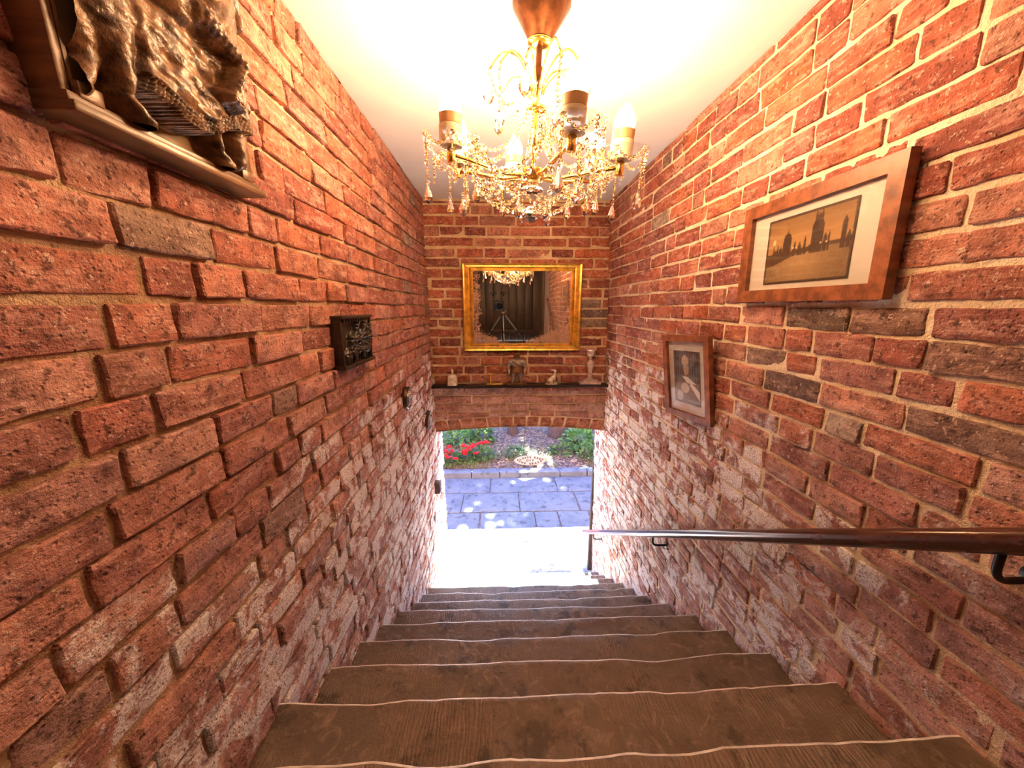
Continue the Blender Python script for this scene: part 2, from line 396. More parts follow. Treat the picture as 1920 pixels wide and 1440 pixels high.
for i, (yn, zt) in enumerate(NOSE):
    y0 = YBACK if i == 0 else NOSE[i-1][0] - .03
    zb = (NOSE[i+1][1] if i+1 < len(NOSE) else 0.0) - .02
    NX = 90; ys = [0, .3, .6, .8, .9, .955, .98, .992, 1.0]
    X0, X1 = xl(zt) - .03, xr(zt) + .03
    chips = [(R.uniform(X0+.2, X1-.2), R.uniform(.05, .14), R.uniform(.003, .014)) for _ in range(R.choice((1, 2, 2, 3)))]
    def nose(x):
        d = .007 + nz(x*3.1, i*7.3) * .006 + nz(x*13, i*3.1) * .0035 + nz(x*45, i) * .0015
        for (cx, w, a) in chips: d -= a * math.exp(-((x-cx)/w)**2)
        return d
    vs = []; rows = 0
    for tt in ys:
        for q in range(NX+1):
            x = X0 + (X1-X0)*q/NX; y = y0 + (yn - y0)*tt + nose(x) * float(smooth01(.6, 1, tt))
            drop = max(0.0, (tt - .955)/.045)**2 * .004 - .004
            z = zt - drop + nz(x*4, y*6, i) * .004 + nz(x*16, y*16, i) * .0015 - .002*math.exp(-((x-.15)/.35)**2)*tt
            vs.append((x, y, z))
        rows += 1
    for (dy, dz) in ((.003, -.012), (.003, -.022), (.0, -.045), (-.012, -.052), (-.02, -.10), (-.02, zb - zt)):
        for q in range(NX+1):
            x = X0 + (X1-X0)*q/NX
            vs.append((x, yn + nose(x) + dy + nz(x*14, dz*30, i)*.003, zt + dz))
        rows += 1
    W = NX+1; mb = MB()
    mb.add([(p[0]-.17, p[1]-1.7, p[2]) for p in vs], [(r*W+q, r*W+q+1, (r+1)*W+q+1, (r+1)*W+q) for r in range(rows-1) for q in range(NX)])
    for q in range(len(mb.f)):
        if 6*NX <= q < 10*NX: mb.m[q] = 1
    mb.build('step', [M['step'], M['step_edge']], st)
# ------------------------------------------------------------------ chandelier (local: z=0 at the ceiling, hanging down)
ch = tag(empty('chandelier', (.128, 1.215, CEIL), (math.radians(6.5), math.radians(2.0), 0)),
         'six armed brass chandelier hung with crystal bead swags under the ceiling', 'chandelier')
MB().lathe([(.080, .008), (.086, .0), (.085, -.008), (.0385, -.079), (.034, -.085), (.012, -.086)], 36).build('ceiling_cup', M['aged_brass'], ch, angle=45)
MB().lathe([(.030, -.084), (.037, -.088), (.036, -.094), (.018, -.099), (1e-6, -.1)], 28).build('cup_collar', M['brass'], ch)
ZB = -.232      # upper crown
MB().tube([(0, 0, -.09), (0, 0, -.15)], .0095, 12).lathe([(.0135, -.15), (.0135, -.178), (.010, -.182)], 14).build('upper_rod', M['aged_brass'], ch, angle=40)
MB().tube([(0, 0, -.176), (0, 0, -.43)], .0075, 12).build('centre_rod', M['brass'], ch)
scal = lambda n, a: (lambda q, i: 1 + a * abs(math.cos(n*q/2)) * (i > 1))
MB().lathe([(.012, ZB-.022), (.030, ZB-.021), (.062, ZB-.004), (.080, ZB+.016), (.077, ZB+.016), (.058, ZB), (.028, ZB-.016), (.012, ZB-.017)], 48, rfn=scal(12, .09)).build('upper_bowl', M['cutglass'], ch)
MB().lathe([(.006, ZB-.030), (.028, ZB-.028), (.034, ZB-.022), (.028, ZB-.017), (.006, ZB-.016)], 24).build('bowl_cap', M['brass'], ch)

def bead_verts(mb, p, t, r=.0068, l=.0085):
    t = Vector(t).normalized(); a = t.orthogonal().normalized(); b = t.cross(a); p = Vector(p); vs = [p - t*l]
    for (f, h) in ((.72, -.55), (1, 0), (.72, .55)):
        for k in range(6): q = PI*k/3 + .4; vs.append(p + (a*math.cos(q) + b*math.sin(q))*r*f + t*l*h)
    vs.append(p + t*l); fs = []
    for k in range(6):
        k2 = (k+1) % 6; fs += [(0, 1+k2, 1+k), (1+k, 1+k2, 7+k2, 7+k), (7+k, 7+k2, 13+k2, 13+k), (13+k, 13+k2, 19)]
    mb.add(vs, fs)
def strand(pts, r=.0068, gap=.0165, name='bead_strand'):
    # beads threaded along a polyline; the pins between them are brass wire
    pts = [Vector(p) for p in pts]; mb = MB(); seg = [(pts[i+1]-pts[i]).length for i in range(len(pts)-1)]
    tot = sum(seg); n = max(2, int(tot/gap)); P = []
    for k in range(n+1):
        d = tot*k/n; i = 0
        while i < len(seg)-1 and d > seg[i]: d -= seg[i]; i += 1
        P.append(pts[i].lerp(pts[i+1], min(1, d/seg[i])))
    for k in range(n): bead_verts(mb, (P[k]+P[k+1])/2, P[k+1]-P[k], r, min(gap*.5, r*1.15))
    o = mb.build(name, M['crystal'], ch, smooth=False)
    MB().tube(P, .0011, 4, caps=False).build('wire', M['brass'], o)
    return o
def sag(a, b, d, n=14):
    a = Vector(a); b = Vector(b); return [a.lerp(b, i/n) - Vector((0, 0, 1))*d*4*(i/n)*(1-i/n) for i in range(n+1)]
def drop(p, s=1.0):
    # faceted pear drop under a small bead
    p = Vector(p); mb = MB(); bead_verts(mb, p - Vector((0, 0, .008)), (0, 0, 1), .0075, .008)
    mb.lathe([(1e-6, -.017*s), (.006*s, -.024*s), (.0165*s, -.058*s), (.012*s, -.070*s), (1e-6, -.080*s)], 8, c=tuple(p))
    return mb.build('pear_drop', M['crystal'], ch, smooth=False)

for k, ang in enumerate((-84, -50, -18, 18, 46, 82, 128, 180, -130)):
    q = math.radians(ang); d = Vector((math.sin(q), -math.cos(q), 0)); Rr = .150; top = .062 + .012*math.cos(k*1.9)
    pts = []
    for i in range(13):
        u = i/12; rad = .018 + (Rr-.018)*(u**1.25); z = ZB + .004 + top*2.0*math.sin(PI*min(1, u*.72+.05)*.98)*.72 - max(0, u-.8)*.09
        pts.append(d*rad + Vector((0, 0, z)))
    MB().tube(pts, .0032, 8).build('crown_arm', M['brass'], ch)
    e = pts[-1] - Vector((0, 0, .003))
    if k % 2 == 0:
        drop(e, 1.05)
        strand(sag(e, d*.07 + Vector((0, 0, ZB-.012)), .035, 8), .0052, .013)
    else:
        strand([e, e - Vector((0, 0, .105))], .0058, .0145); drop(e - Vector((0, 0, .105)), .8)
        strand([e - Vector((0, 0, .004)) + d*.012, e - d*.012 - Vector((0, 0, .085))], .005, .013)

ZH = -.436     # hub
MB().lathe([(1e-6, ZH+.024), (.020, ZH+.022), (.034, ZH+.017), (.036, ZH-.012), (.028, ZH-.020), (1e-6, ZH-.021)], 28).build('hub', M['brass'], ch, angle=50)
MB().lathe([(.007, ZH-.018), (.007, ZH-.035), (.034, ZH-.038), (.040, ZH-.046), (.03, ZH-.053), (.006, ZH-.056), (1e-6, ZH-.058)], 20).build('hub_finial', M['crystal'], ch, smooth=False)
RA = .274; ANG = [-68, 16, 78, 122, 192, 250]
tips = []
for k, ang in enumerate(ANG):
    q = math.radians(ang); d = Vector((math.sin(q), -math.cos(q), 0)); up = Vector((0, 0, 1)); ra = RA
    pts = [d*.03 + up*(ZH-.004), d*.10 + up*(ZH-.008), d*(ra-.05) + up*(ZH+.014), d*ra + up*(ZH+.02)]
    arm = MB().tube(pts, .0062, 10)
    arm.lathe([(.012, ZH+.0), (.013, ZH+.004), (.013, ZH+.034), (.010, ZH+.038)], 14, c=tuple(d*ra))
    arm.build('arm', M['brass'], ch, angle=40)
    c = d*ra; z0 = ZH + .036; tips.append((d, c, z0))
    dish = MB().lathe([(.010, z0), (.030, z0+.001), (.062, z0+.012), (.082, z0+.030), (.079, z0+.031), (.058, z0+.016), (.028, z0+.005), (.010, z0+.004)], 48, c=tuple(c), rfn=scal(14, .07)).build('glass_dish', M['cutglass'], ch)
    MB().lathe([(1e-6, z0+.003), (.034, z0+.004), (.0345, z0+.056), (.031, z0+.058), (1e-6, z0+.059)], 24, c=tuple(c)).build('candle_sleeve', M['ivory'], ch, angle=40)
    MB().lathe([(.029, z0+.057), (.0325, z0+.06), (.034, z0+.083), (.028, z0+.086), (1e-6, z0+.0865)], 24, c=tuple(c)).build('bulb_collar', M['amber'], ch, angle=40)
    MB().lathe([(1e-6, z0+.084), (.026, z0+.085), (.032, z0+.098), (.031, z0+.112), (.023, z0+.130), (.010, z0+.146), (.003, z0+.153), (1e-6, z0+.155)], 20, c=tuple(c)).build('bulb', M['bulb'], ch)
    # beads hanging from the dish rim
    for j in range(6):
        a2 = q + j*PI/3 + .3; rim = c + Vector((math.sin(a2), -math.cos(a2), 0))*.083 + up*(z0+.026)
        L = (.085, .060, .105)[j % 3]
        strand([rim, rim - up*L], .0062, .0155)
        if j % 3 == 2: drop(rim - up*L, .85)
        a3 = a2 + PI/3; rim2 = c + Vector((math.sin(a3), -math.cos(a3), 0))*.083 + up*(z0+.026)
        strand(sag(rim, rim2, .034, 8), .0058, .0145)
    # long swag from the crown to the arm
    strand(sag(d*.026 + up*(ZB-.03), c - d*.085 + up*(z0+.024), .052, 14), .0062, .0155)
    if k in (0, 1, 4): strand(sag(d*.02 + up*(ZB-.03), c*.62 + up*(ZH+.012), .04, 12), .006, .015)
for k in range(6):
    d0, c0, z0 = tips[k]; d1, c1, _ = tips[(k+1) % 6]; up = Vector((0, 0, 1))
    a = c0 + (c1-c0).normalized()*.07 + up*(z0+.015); b = c1 - (c1-c0).normalized()*.07 + up*(z0+.015)
    mid = (c0+c1)/2
    strand(sag(a, b, .085, 14), .0084, .0185)
    strand(sag(a*.86 + up*(.14*z0), b*.86 + up*(.14*z0), .118, 16), .0090, .0195)
    strand(sag(c0*.55 + up*(ZH-.004), c1*.55 + up*(ZH-.004), .070, 12), .0086, .019)
    strand(sag(c0*.80 + up*(ZH), Vector((0, 0, ZH-.10)) + d0*.02, .045, 14), .0080, .0185)
    drop(mid*.9 + up*(ZH-.06), .95) if k % 2 else None
MB().lathe([(1e-6, ZH-.09), (.012, ZH-.094), (.030, ZH-.108), (.034, ZH-.118), (.030, ZH-.128), (.012, ZH-.142), (1e-6, ZH-.146)], 12).build('ball_drop', M['crystal'], ch, smooth=False)
drop((-.045, -.02, ZH-.06), .95); drop((.05, .03, ZH-.055), .9)
MB().tube([(0, 0, ZH-.055), (0, 0, ZH-.092)], .0015, 5).build('drop_wire', M['brass'], ch)
# ------------------------------------------------------------------ things on the walls
RL, RRT = PI/2, -PI/2     # local frame: x right, z up, -y towards the room
def height_panel(name, w, h, nx, nz_, f, mat, parent, y0=0.0, mask=None, cx=0, cz=0):
    X, Z = np.meshgrid(np.linspace(-w/2, w/2, nx), np.linspace(-h/2, h/2, nz_)); H = f(X, Z)
    vs = [(cx + X[j, i], y0 - H[j, i], cz + Z[j, i]) for j in range(nz_) for i in range(nx)]
    fs = []
    for j in range(nz_-1):
        for i in range(nx-1):
            if mask is not None and not mask(X[j, i] + w/nx/2, Z[j, i] + h/nz_/2): continue
            fs.append((j*nx+i, j*nx+i+1, (j+1)*nx+i+1, (j+1)*nx+i))
    m = MB(); m.add(vs, fs); return m.build(name, mat, parent)
def cap_h(X, Z, a, b, ra, rb, ha, hb=None, flat=.75):
    hb = ha if hb is None else hb
    dx, dz = b[0]-a[0], b[1]-a[1]; L2 = dx*dx + dz*dz + 1e-12
    t_ = np.clip(((X-a[0])*dx + (Z-a[1])*dz)/L2, 0, 1)
    d = np.hypot(X-a[0]-t_*dx, Z-a[1]-t_*dz); r = ra + (rb-ra)*t_; h = ha + (hb-ha)*t_
    return np.where(d < r, h*np.sqrt(np.clip(1-(d/r)**2, 0, 1))**flat, 0)
def ell_h(X, Z, c, rx, rz, h, ang=0.0, p=.5):
    ca, sa = math.cos(ang), math.sin(ang); x = (X-c[0])*ca + (Z-c[1])*sa; z = -(X-c[0])*sa + (Z-c[1])*ca
    d = (x/rx)**2 + (z/rz)**2; return np.where(d < 1, h*np.clip(1-d, 0, 1)**p, 0)
def npn(X, Z, s, seed=0):
    r = np.zeros_like(X); R = np.random.RandomState(seed)
    for k in range(7):
        a = R.uniform(0, 2*PI); f = s*R.uniform(.6, 1.7); r += np.sin((X*math.cos(a)+Z*math.sin(a))*f + R.uniform(0, 6))
    return r/7

M['carved'] = simple('carved_wood', (.19, .098, .045), .30, 0, .85, 34, .5, .005)
M['carved_box'] = simple('stained_panel_wood', (.17, .085, .035), .34, 0, .45, 9, .2, .003, stretch=(1, 1, 6))
M['panel_ground'] = simple('panel_ground_wood', (.36, .21, .085), .42, 0, .35, 10, .2, .003)
M['cast_dark'] = simple('dark_cast_resin', (.035, .024, .018), .28, .25, .5, 40, .3, .002)
M['pewter'] = simple('pewter', (.45, .40, .38), .34, .8, .4, 50, .2, .002)
M['bronze'] = simple('plaque_bronze', (.10, .05, .028), .36, .6, .5, 40, .3, .002)
M['red_wood'] = simple('reddish_frame_wood', (.26, .085, .035), .38, 0, .5, 9, .25, .003, stretch=(3, 1, 3))
M['mount'] = simple('picture_mount', (.76, .71, .64), .85, 0, .05, 8, .02)

# large carved relief, near the camera on the left wall
rl = tag(empty('carved_relief', (xl(3.5)+.012, .728, 3.50), (0, 0, RL)), 'large carved wooden relief of a mounted knight high on the left wall', 'wall carving')
PW, PH = .345, .47
b = MB().box(-PW/2, PW/2, -.030, .008, -PH/2, PH/2); b.build('backboard', M['panel_ground'], rl, smooth=False)
e = .018; f = MB()
f.box(-PW/2-.009, -PW/2+.004, -.044, .01, -PH/2, PH/2+e, bev=.003).box(PW/2-.004, PW/2+.012, -.044, .01, -PH/2, PH/2+e, bev=.003).box(-PW/2, PW/2, -.044, .01, PH/2, PH/2+e, bev=.003)
f.box(-PW/2+.004, -PW/2+.009, -.044, 0, -PH/2, PH/2).box(PW/2-.009, PW/2-.004, -.044, 0, -PH/2, PH/2)
f.build('frame', M['carved_box'], rl, angle=40)
l = MB().box(-PW/2-.012, PW/2+.028, -.060, .01, -PH/2-.012, -PH/2+.002, bev=.003).box(-PW/2-.0105, PW/2+.020, -.052, .01, -PH/2, -PH/2+.014, bev=.003)
for sx in (-1, 1): l.box(sx*(PW/2-.02)-.016, sx*(PW/2-.02)+.016, -.054, .0, -PH/2+.01, -PH/2+.032, bev=.003)
l.build('ledge', M['carved_box'], rl, angle=40)
def knight(X, Z):
    # panel coords: x = right (down the stairs), z up; horse walking right, knight in the saddle
    P = lambda y, z: (y-.728, z-3.50+3.0)
    H = np.zeros_like(X); mx = lambda h: np.maximum(H, h)
    C = lambda a, b, ra, rb, ha, hb=None: cap_h(X, Z, P(*a), P(*b), ra, rb, ha, hb)
    H = mx(ell_h(X, Z, P(.70, .435), .125, .062, .060, .22))            # body
    H = mx(ell_h(X, Z, P(.61, .42), .062, .075, .058))                  # rump
    H = mx(ell_h(X, Z, P(.815, .485), .062, .075, .070, .3))            # chest
    H = mx(C((.61, .39), (.617, .335), .040, .022, .056, .050)); H = mx(C((.617, .34), (.612, .305), .020, .012, .05, .044)); H = mx(C((.612, .305), (.638, .279), .013, .017, .044, .05))
    H = mx(C((.575, .40), (.583, .335), .036, .018, .040, .034)); H = mx(C((.583, .335), (.566, .292), .015, .013, .034, .036))
    H = mx(C((.79, .43), (.772, .345), .030, .017, .064, .056)); H = mx(C((.772, .345), (.788, .295), .015, .012, .052, .046)); H = mx(C((.788, .297), (.803, .281), .014, .018, .046, .05))
    H = mx(C((.835, .44), (.853, .385), .028, .018, .07, .062)); H = mx(C((.853, .385), (.832, .335), .016, .013, .06, .05)); H = mx(C((.832, .335), (.843, .298), .013, .017, .05, .05))
    H = mx(C((.825, .52), (.855, .615), .056, .034, .066, .062)); H = mx(C((.855, .615), (.885, .57), .030, .018, .064, .058))   # neck, head
    H = mx(C((.565, .45), (.553, .33), .024, .010, .036, .026))         # tail
    # caparison with fringed hem
    s = smooth01(.60, .64, X+.728) * smooth01(.885, .86, X+.728)
    hem = .333 + .008*np.sin((X+.728-.6)*42) + .055*smooth01(.74, .87, X+.728)
    cl = s*smooth01(hem-.002, hem+.004, Z+.5)*smooth01(.50, .44, Z+.5)
    H = np.maximum(H, cl*(.060 + .0035*np.sin(X*70 + Z*150) + npn(X, Z, 75, 21)*.010))
    fr = s*((Z+.5) > hem-.022)*((Z+.5) < hem+.006); H = np.maximum(H, fr*(.058+.007*np.sin(X*900 - Z*300)))
    # rider: leg, skirt, torso, arm, shield, helmet
    H = mx(ell_h(X, Z, P(.715, .50), .07, .06, .085)); H = mx(ell_h(X, Z, P(.705, .60), .052, .075, .085))
    H = mx(C((.73, .49), (.812, .458), .030, .022, .098, .10)); H = mx(C((.812, .458), (.775, .385), .021, .014, .10, .092)); H = mx(C((.77, .388), (.80, .375), .013, .010, .095, .09))
    H = mx(C((.69, .63), (.75, .57), .024, .018, .10, .105)); H = mx(C((.75, .57), (.81, .575), .016, .012, .105, .10)); H = mx(ell_h(X, Z, P(.70, .695), .034, .04, .09))
    H = mx(ell_h(X, Z, P(.655, .58), .035, .06, .10, .2))
    det = npn(X, Z, 140, 3)*.0035 + npn(X, Z, 330, 5)*.0022
    sc = np.abs(np.sin(X*330+Z*110))*np.abs(np.sin(Z*360-X*120))*.0035*(H > .084) + npn(X, Z, 110, 12)*.004
    H = H + (H > .004)*(det + sc)
    return np.maximum(H, -.001 + 0*H)
def kmask(x, z): return True
height_panel('carving', PW-.02, PH-.02, 150, 200, knight, M['carved'], rl, -.029)

# small dark relief of riders
rs = tag(empty('carved_relief', (xl(2.86)+.012, 1.437, 2.866), (0, 0, RL)), 'small black relief of horsemen with lances on the left wall', 'wall carving')
w, h = .285, .19
MB().box(-w/2, w/2, -.022, .004, -h/2, h/2).build('backboard', M['cast_dark'], rs, smooth=False)
f = MB().box(-w/2-.006, -w/2+.006, -.036, .006, -h/2, h/2, bev=.002).box(w/2-.006, w/2+.006, -.036, .006, -h/2, h/2, bev=.002)
f.box(-w/2-.008, w/2+.008, -.042, .006, -h/2-.004, -h/2+.012, bev=.002).box(-w/2-.008, w/2+.008, -.046, .006, h/2-.006, h/2+.006, bev=.002)
for k in range(12): f.box(-w/2+.012+k*.0237, -w/2+.024+k*.0237, -.042, 0, h/2-.018, h/2-.006, bev=.002)
f.build('frame', M['cast_dark'], rs, angle=40)
def riders(X, Z):
    H = np.zeros_like(X)
    for k, (cx, cz, s) in enumerate(((-.075, -.045, 1.0), (.005, -.035, 1.0), (.085, -.04, 1.0), (-.02, .012, .8), (.06, .02, .85), (.105, .01, .8))):
        q = lambda dx, dz: (cx+dx*s, cz+dz*s)
        g = [ell_h(X, Z, q(0, 0), .042*s, .022*s, .022+.003*k, .12), cap_h(X, Z, q(.03, .01), q(.048, .034), .014*s, .010*s, .024), cap_h(X, Z, q(.048, .036), q(.064, .022), .009*s, .006*s, .024),
             cap_h(X, Z, q(-.03, -.01), q(-.036, -.045), .009*s, .005*s, .02), cap_h(X, Z, q(-.018, -.01), q(-.014, -.045), .008*s, .005*s, .022), cap_h(X, Z, q(.026, -.01), q(.042, -.036), .008*s, .005*s, .022), cap_h(X, Z, q(.018, -.01), q(.02, -.046), .008*s, .005*s, .02),
             cap_h(X, Z, q(0, .012), q(.004, .045), .014*s, .012*s, .028), ell_h(X, Z, q(.006, .060), .011*s, .013*s, .03), cap_h(X, Z, q(.006, .036), q(.03, .03), .007*s, .005*s, .03), cap_h(X, Z, q(-.004, .008), q(.012, -.022), .009*s, .006*s, .03),
             cap_h(X, Z, q(-.012, .02), q(.045+.01*(k % 3), .085), .0028, .0022, .026)]
        for a in g: H = np.maximum(H, a)
    return H + (H > .003)*npn(X, Z, 380, 2)*.0022
height_panel('carving', w-.014, h-.03, 170, 110, riders, M['cast_dark'], rs, -.021)

# round and eight sided plaques
rp = tag(empty('plaque', (xl(2.43)+.010, 2.165, 2.432), (0, 0, RL)), 'round bronze plaque with raised figures on the left wall', 'plaque')
Mx = Matrix.Rotation(PI/2, 4, 'X')
MB().lathe([(1e-6, -.002), (.070, -.002), (.072, .004), (.072, .028), (.069, .032), (.060, .032), (.058, .026), (1e-6, .026)], 48, M=Mx).build('rim', M['bronze'], rp, angle=40)
def figs(X, Z):
    H = np.zeros_like(X)
    for cx, s in ((-.024, 1), (.004, 1.15), (.03, .95)):
        for a in (ell_h(X, Z, (cx, .030*s), .008, .010, .014), cap_h(X, Z, (cx, .016), (cx, -.012), .013, .011, .014), cap_h(X, Z, (cx-.004, -.012), (cx-.007, -.042), .006, .005, .012), cap_h(X, Z, (cx+.004, -.012), (cx+.008, -.042), .006, .005, .012), cap_h(X, Z, (cx+.006, .014), (cx+.02, -.002), .004, .004, .014)): H = np.maximum(H, a)
    return H + npn(X, Z, 300, 8)*.0015
height_panel('figures', .112, .112, 70, 70, figs, M['pewter'], rp, -.026, mask=lambda x, z: x*x+z*z < .0565**2)
op = tag(empty('plaque', (xl(2.08)+.010, 2.765, 2.078), (0, 0, RL)), 'eight sided bronze plaque low on the left wall near the arch', 'plaque')
Oct = Matrix.Diagonal((1.22, 1, 1, 1)) @ Mx @ Matrix.Rotation(PI/8, 4, 'Z')
MB().lathe([(1e-6, -.002), (.078, -.002), (.079, .003), (.079, .022), (.076, .025), (.066, .025), (.064, .020), (1e-6, .020)], 8, M=Oct).build('rim', M['bronze'], op, smooth=False)
height_panel('figures', .13, .11, 70, 60, figs, M['pewter'], op, -.020, mask=lambda x, z: abs(x) < .06 and abs(z) < .052 and abs(x)+abs(z) < .085)

# little box by the doorway
M['brown_metal'] = simple('brown_painted_metal', (.11, .065, .05), .3, .2, .2, 20, .06)
tag(MB().box(-.012, .058, -.045, .045, -.05, .05, bev=.006).build('door_box', M['brown_metal'], angle=40), 'small brown metal box fixed to the left wall beside the doorway', 'box').location = (xl(1.38)+.006, 2.925, 1.385)

# ------------------------------------------------------------------ framed photographs
def print_mesh(name, w, h, fn, parent, y, nx=150, nz_=100):
    X, Z = np.meshgrid(np.linspace(0, 1, nx), np.linspace(0, 1, nz_)); C = np.clip(fn(X, Z), 0, 1)
    m = MB()
    m.v = [(-w/2 + w*X[j, i], y, -h/2 + h*Z[j, i]) for j in range(nz_) for i in range(nx)]
    m.f = [(j*nx+i, j*nx+i+1, (j+1)*nx+i+1, (j+1)*nx+i) for j in range(nz_-1) for i in range(nx-1)]
    m.m = [0]*len(m.f); m.c = [(*C[j, i], 1) for j in range(nz_) for i in range(nx)]
    return m.build(name, M['print'], parent, cols=True)
t = NT('photo_print'); a_ = t.t.nodes.new('ShaderNodeAttribute'); a_.attribute_name = 'bcol'
M['print'] = t.done(t.pbr(a_.outputs['Color'], .6))
def picture(root, w, h, fw, th, pw, ph, fn, dz=0.0):
    F = MB()
    for sx in (-1, 1):                                    # mitred mouldings
        o, i_ = sx*w/2, sx*(w/2-fw)
        q = [(o, -h/2), (o, h/2), (i_, h/2-fw), (i_, -h/2+fw)]
        for (y0, y1) in ((-th, 0),):
            vs = [(x, y0, z) for x, z in q] + [(x, y1, z) for x, z in q]
            fs = [(0,1,2,3), (7,6,5,4)] + [(k, 4+k, 4+(k+1) % 4, (k+1) % 4) for k in range(4)]
            F.add(vs, fs if sx < 0 else [f_[::-1] for f_ in fs])
    for sz in (-1, 1):
        o, i_ = sz*h/2, sz*(h/2-fw)
        q = [(-w/2, o), (w/2, o), (w/2-fw, i_), (-w/2+fw, i_)]
        vs = [(x, -th, z) for x, z in q] + [(x, 0, z) for x, z in q]
        fs = [(3,2,1,0), (4,5,6,7)] + [((k+1) % 4, 4+(k+1) % 4, 4+k, k) for k in range(4)]
        F.add(vs, fs if sz < 0 else [f_[::-1] for f_ in fs])
    F.build('frame', M['red_wood'], root, smooth=False)
    MB().box(-w/2+fw-.004, w/2-fw+.004, -.010, -.004, -h/2+fw-.004, h/2-fw+.004).build('mount', M['mount'], root, smooth=False)
    print_mesh('photograph', pw, ph, fn, root, -.0115).location = (0, 0, dz)
    MB().box(-w/2+fw-.003, w/2-fw+.003, -.016, -.0145, -h/2+fw-.003, h/2-fw+.003).build('glass', M['pane'], root, smooth=False)
def noise2(U, V, s, seed): return npn(U, V, s, seed)
def town(U, V):
    sky = np.array([.46, .25, .095]); S = np.ones(U.shape + (3,))*sky
    k = (.55 + .55*np.exp(-((V-.55)/.28)**2))*(1 - .25*np.abs(U-.4)); S = S*k[..., None]
    ground = .20 + .22*np.exp(-((U-.45)/.35)**2)*(1-np.abs(V-.28)*1.2) + .05*noise2(U, V, 90, 4) + .03*noise2(U, V, 200, 5)
    hor = .34 + .16*smooth01(0, .5, U)
    G = np.stack([ground*1.0, ground*.62, ground*.28], -1)
    img = np.where((V < hor)[..., None], G, S)
    dark = np.array([.055, .03, .014])
    def put(mask, c=dark, a=1.0):
        nonlocal img; img = np.where(mask[..., None], img*(1-a) + np.array(c)*a, img)
    def tower(x, w, top, sp): put((abs(U-x) < w) & (V > .40) & (V < top)); put((abs(U-x) < w*1.05*(1-(V-top)/sp)) & (V >= top) & (V < top+sp))
    ridge = .49 + .05*noise2(U*1.0, U*0, 40, 9) + .035*noise2(U, U*0, 110, 2)
    put((V < ridge) & (V > hor-.01), (.085, .047, .02))
    tower(.63, .062, .77, .17); tower(.60, .012, .9, .10); tower(.66, .012, .9, .09)
    tower(.28, .055, .62, .10); put(((U-.28)/.05)**2 + ((V-.66)/.09)**2 < 1); tower(.28, .008, .74, .10)
    for x, w, tp in ((.16, .012, .55), (.20, .02, .52), (.38, .012, .56), (.44, .018, .53), (.50, .012, .6), (.72, .02, .58), (.76, .01, .6), (.90, .022, .74), (.95, .02, .55)): tower(x, w, tp, .07)
    put((V < hor) & (V > hor-.07) & (U < .62), (.06, .034, .016), .9)
    put((V < hor+.02) & (V > hor-.03) & (U > .55), (.05, .03, .014), .9)
    put((abs(U-.105) < .008) & (V > .3) & (V < .62)); put(((U-.105)/.022)**2 + ((V-.65)/.045)**2 < 1, (.9, .68, .35))
    for x in (.36, .40, .68, .74): put(((U-x)/.010)**2 + ((V-.52)/.015)**2 < 1, (.9, .66, .34))
    for x in (.42, .47, .52, .57): put((abs(U-x) < .008) & (V > .40) & (V < .47))
    edge = np.minimum(np.minimum(U, 1-U)*1.5, np.minimum(V, 1-V)) + .012*noise2(U, V, 60, 6)
    put(edge < .035, (.05, .035, .022)); return img
def statue_photo(U, V):
    g = .045 + .03*noise2(U, V, 30, 3) + .03*noise2(U, V, 80, 4)
    img = np.stack([g, g*.75, g*.5], -1)
    def put(m, c, a=1.0):
        nonlocal img; img = np.where(m[..., None], img*(1-a)+np.array(c)*a, img)
    put(np.abs(((U*11) % 1)-.5) < .09, (.34, .24, .14), .8)
    put((V < .42), (.20, .15, .11)); put((V < .42) & (np.abs(((V*14) % 1)-.5) < .12), (.12, .09, .07))
    put(((U-.45)/.13)**2 + ((V-.82)/.10)**2 < 1, (.62, .50, .36)); put(((U-.48)/.10)**2 + ((V-.66)/.12)**2 < 1, (.45, .34, .22))
    put((V > .40) & (V < .52-.0*U) & (V < .58-.35*(U-.35)) & (V > .50-.62*(U-.35)) & (U > .35), (.85, .80, .72))
    put((U > .62) & (V < .44-.5*(U-.62)) & (V > .36-.75*(U-.62)), (.88, .83, .76))
    put(((U-.42)/.16)**2 + ((V-.30)/.10)**2 < 1, (.70, .62, .52)); put(((U-.22)/.12)**2 + ((V-.14)/.10)**2 < 1, (.66, .6, .52))
    put((U < .03) | (U > .97) | (V < .02) | (V > .98), (.03, .025, .02)); return img
p1 = tag(empty('framed_picture', (xr(3.18)-.014, 1.0875, 3.181), (0, math.radians(0), RRT)), 'large reddish wood frame with a sepia photograph of towers and a street lamp', 'framed picture')
p1.matrix_world = Matrix.Translation((xr(3.18)-.012, 1.0875, 3.181)) @ Matrix.Rotation(RRT, 4, 'Z') @ Matrix.Rotation(math.radians(1.8), 4, 'X')
picture(p1, .524, .327, .040, .026, .305, .205, town, -.004)
k = .955; TL, TR, BR, BL = [Vector(v)*k + Vector((0, 0, 3)) for v in ((.872,1.851,-.149), (.931,1.532,-.128), (.987,1.519,-.558), (.928,1.833,-.575))]
u_ = ((TR-TL)+(BR-BL)).normalized(); v_ = ((TL-BL)+(TR-BR)); v_ = (v_ - u_*v_.dot(u_)).normalized(); n_ = u_.cross(v_); c_ = (TL+TR+BR+BL)/4
p2 = tag(empty('framed_picture'), 'smaller upright frame hanging tilted below the towers photograph', 'framed picture')
mw = Matrix((u_, -n_, v_)).transposed().to_4x4(); mw.translation = c_ - n_*.024; p2.matrix_world = mw
picture(p2, (TR-TL).length, (TL-BL).length, .030, .024, .178, .26, statue_photo, .0)
hk = MB().tube([(0, -.004, .14), (0, .03, .15), (0, .075, .15)], .004, 8); hk.build('hook', M['iron'], p2)
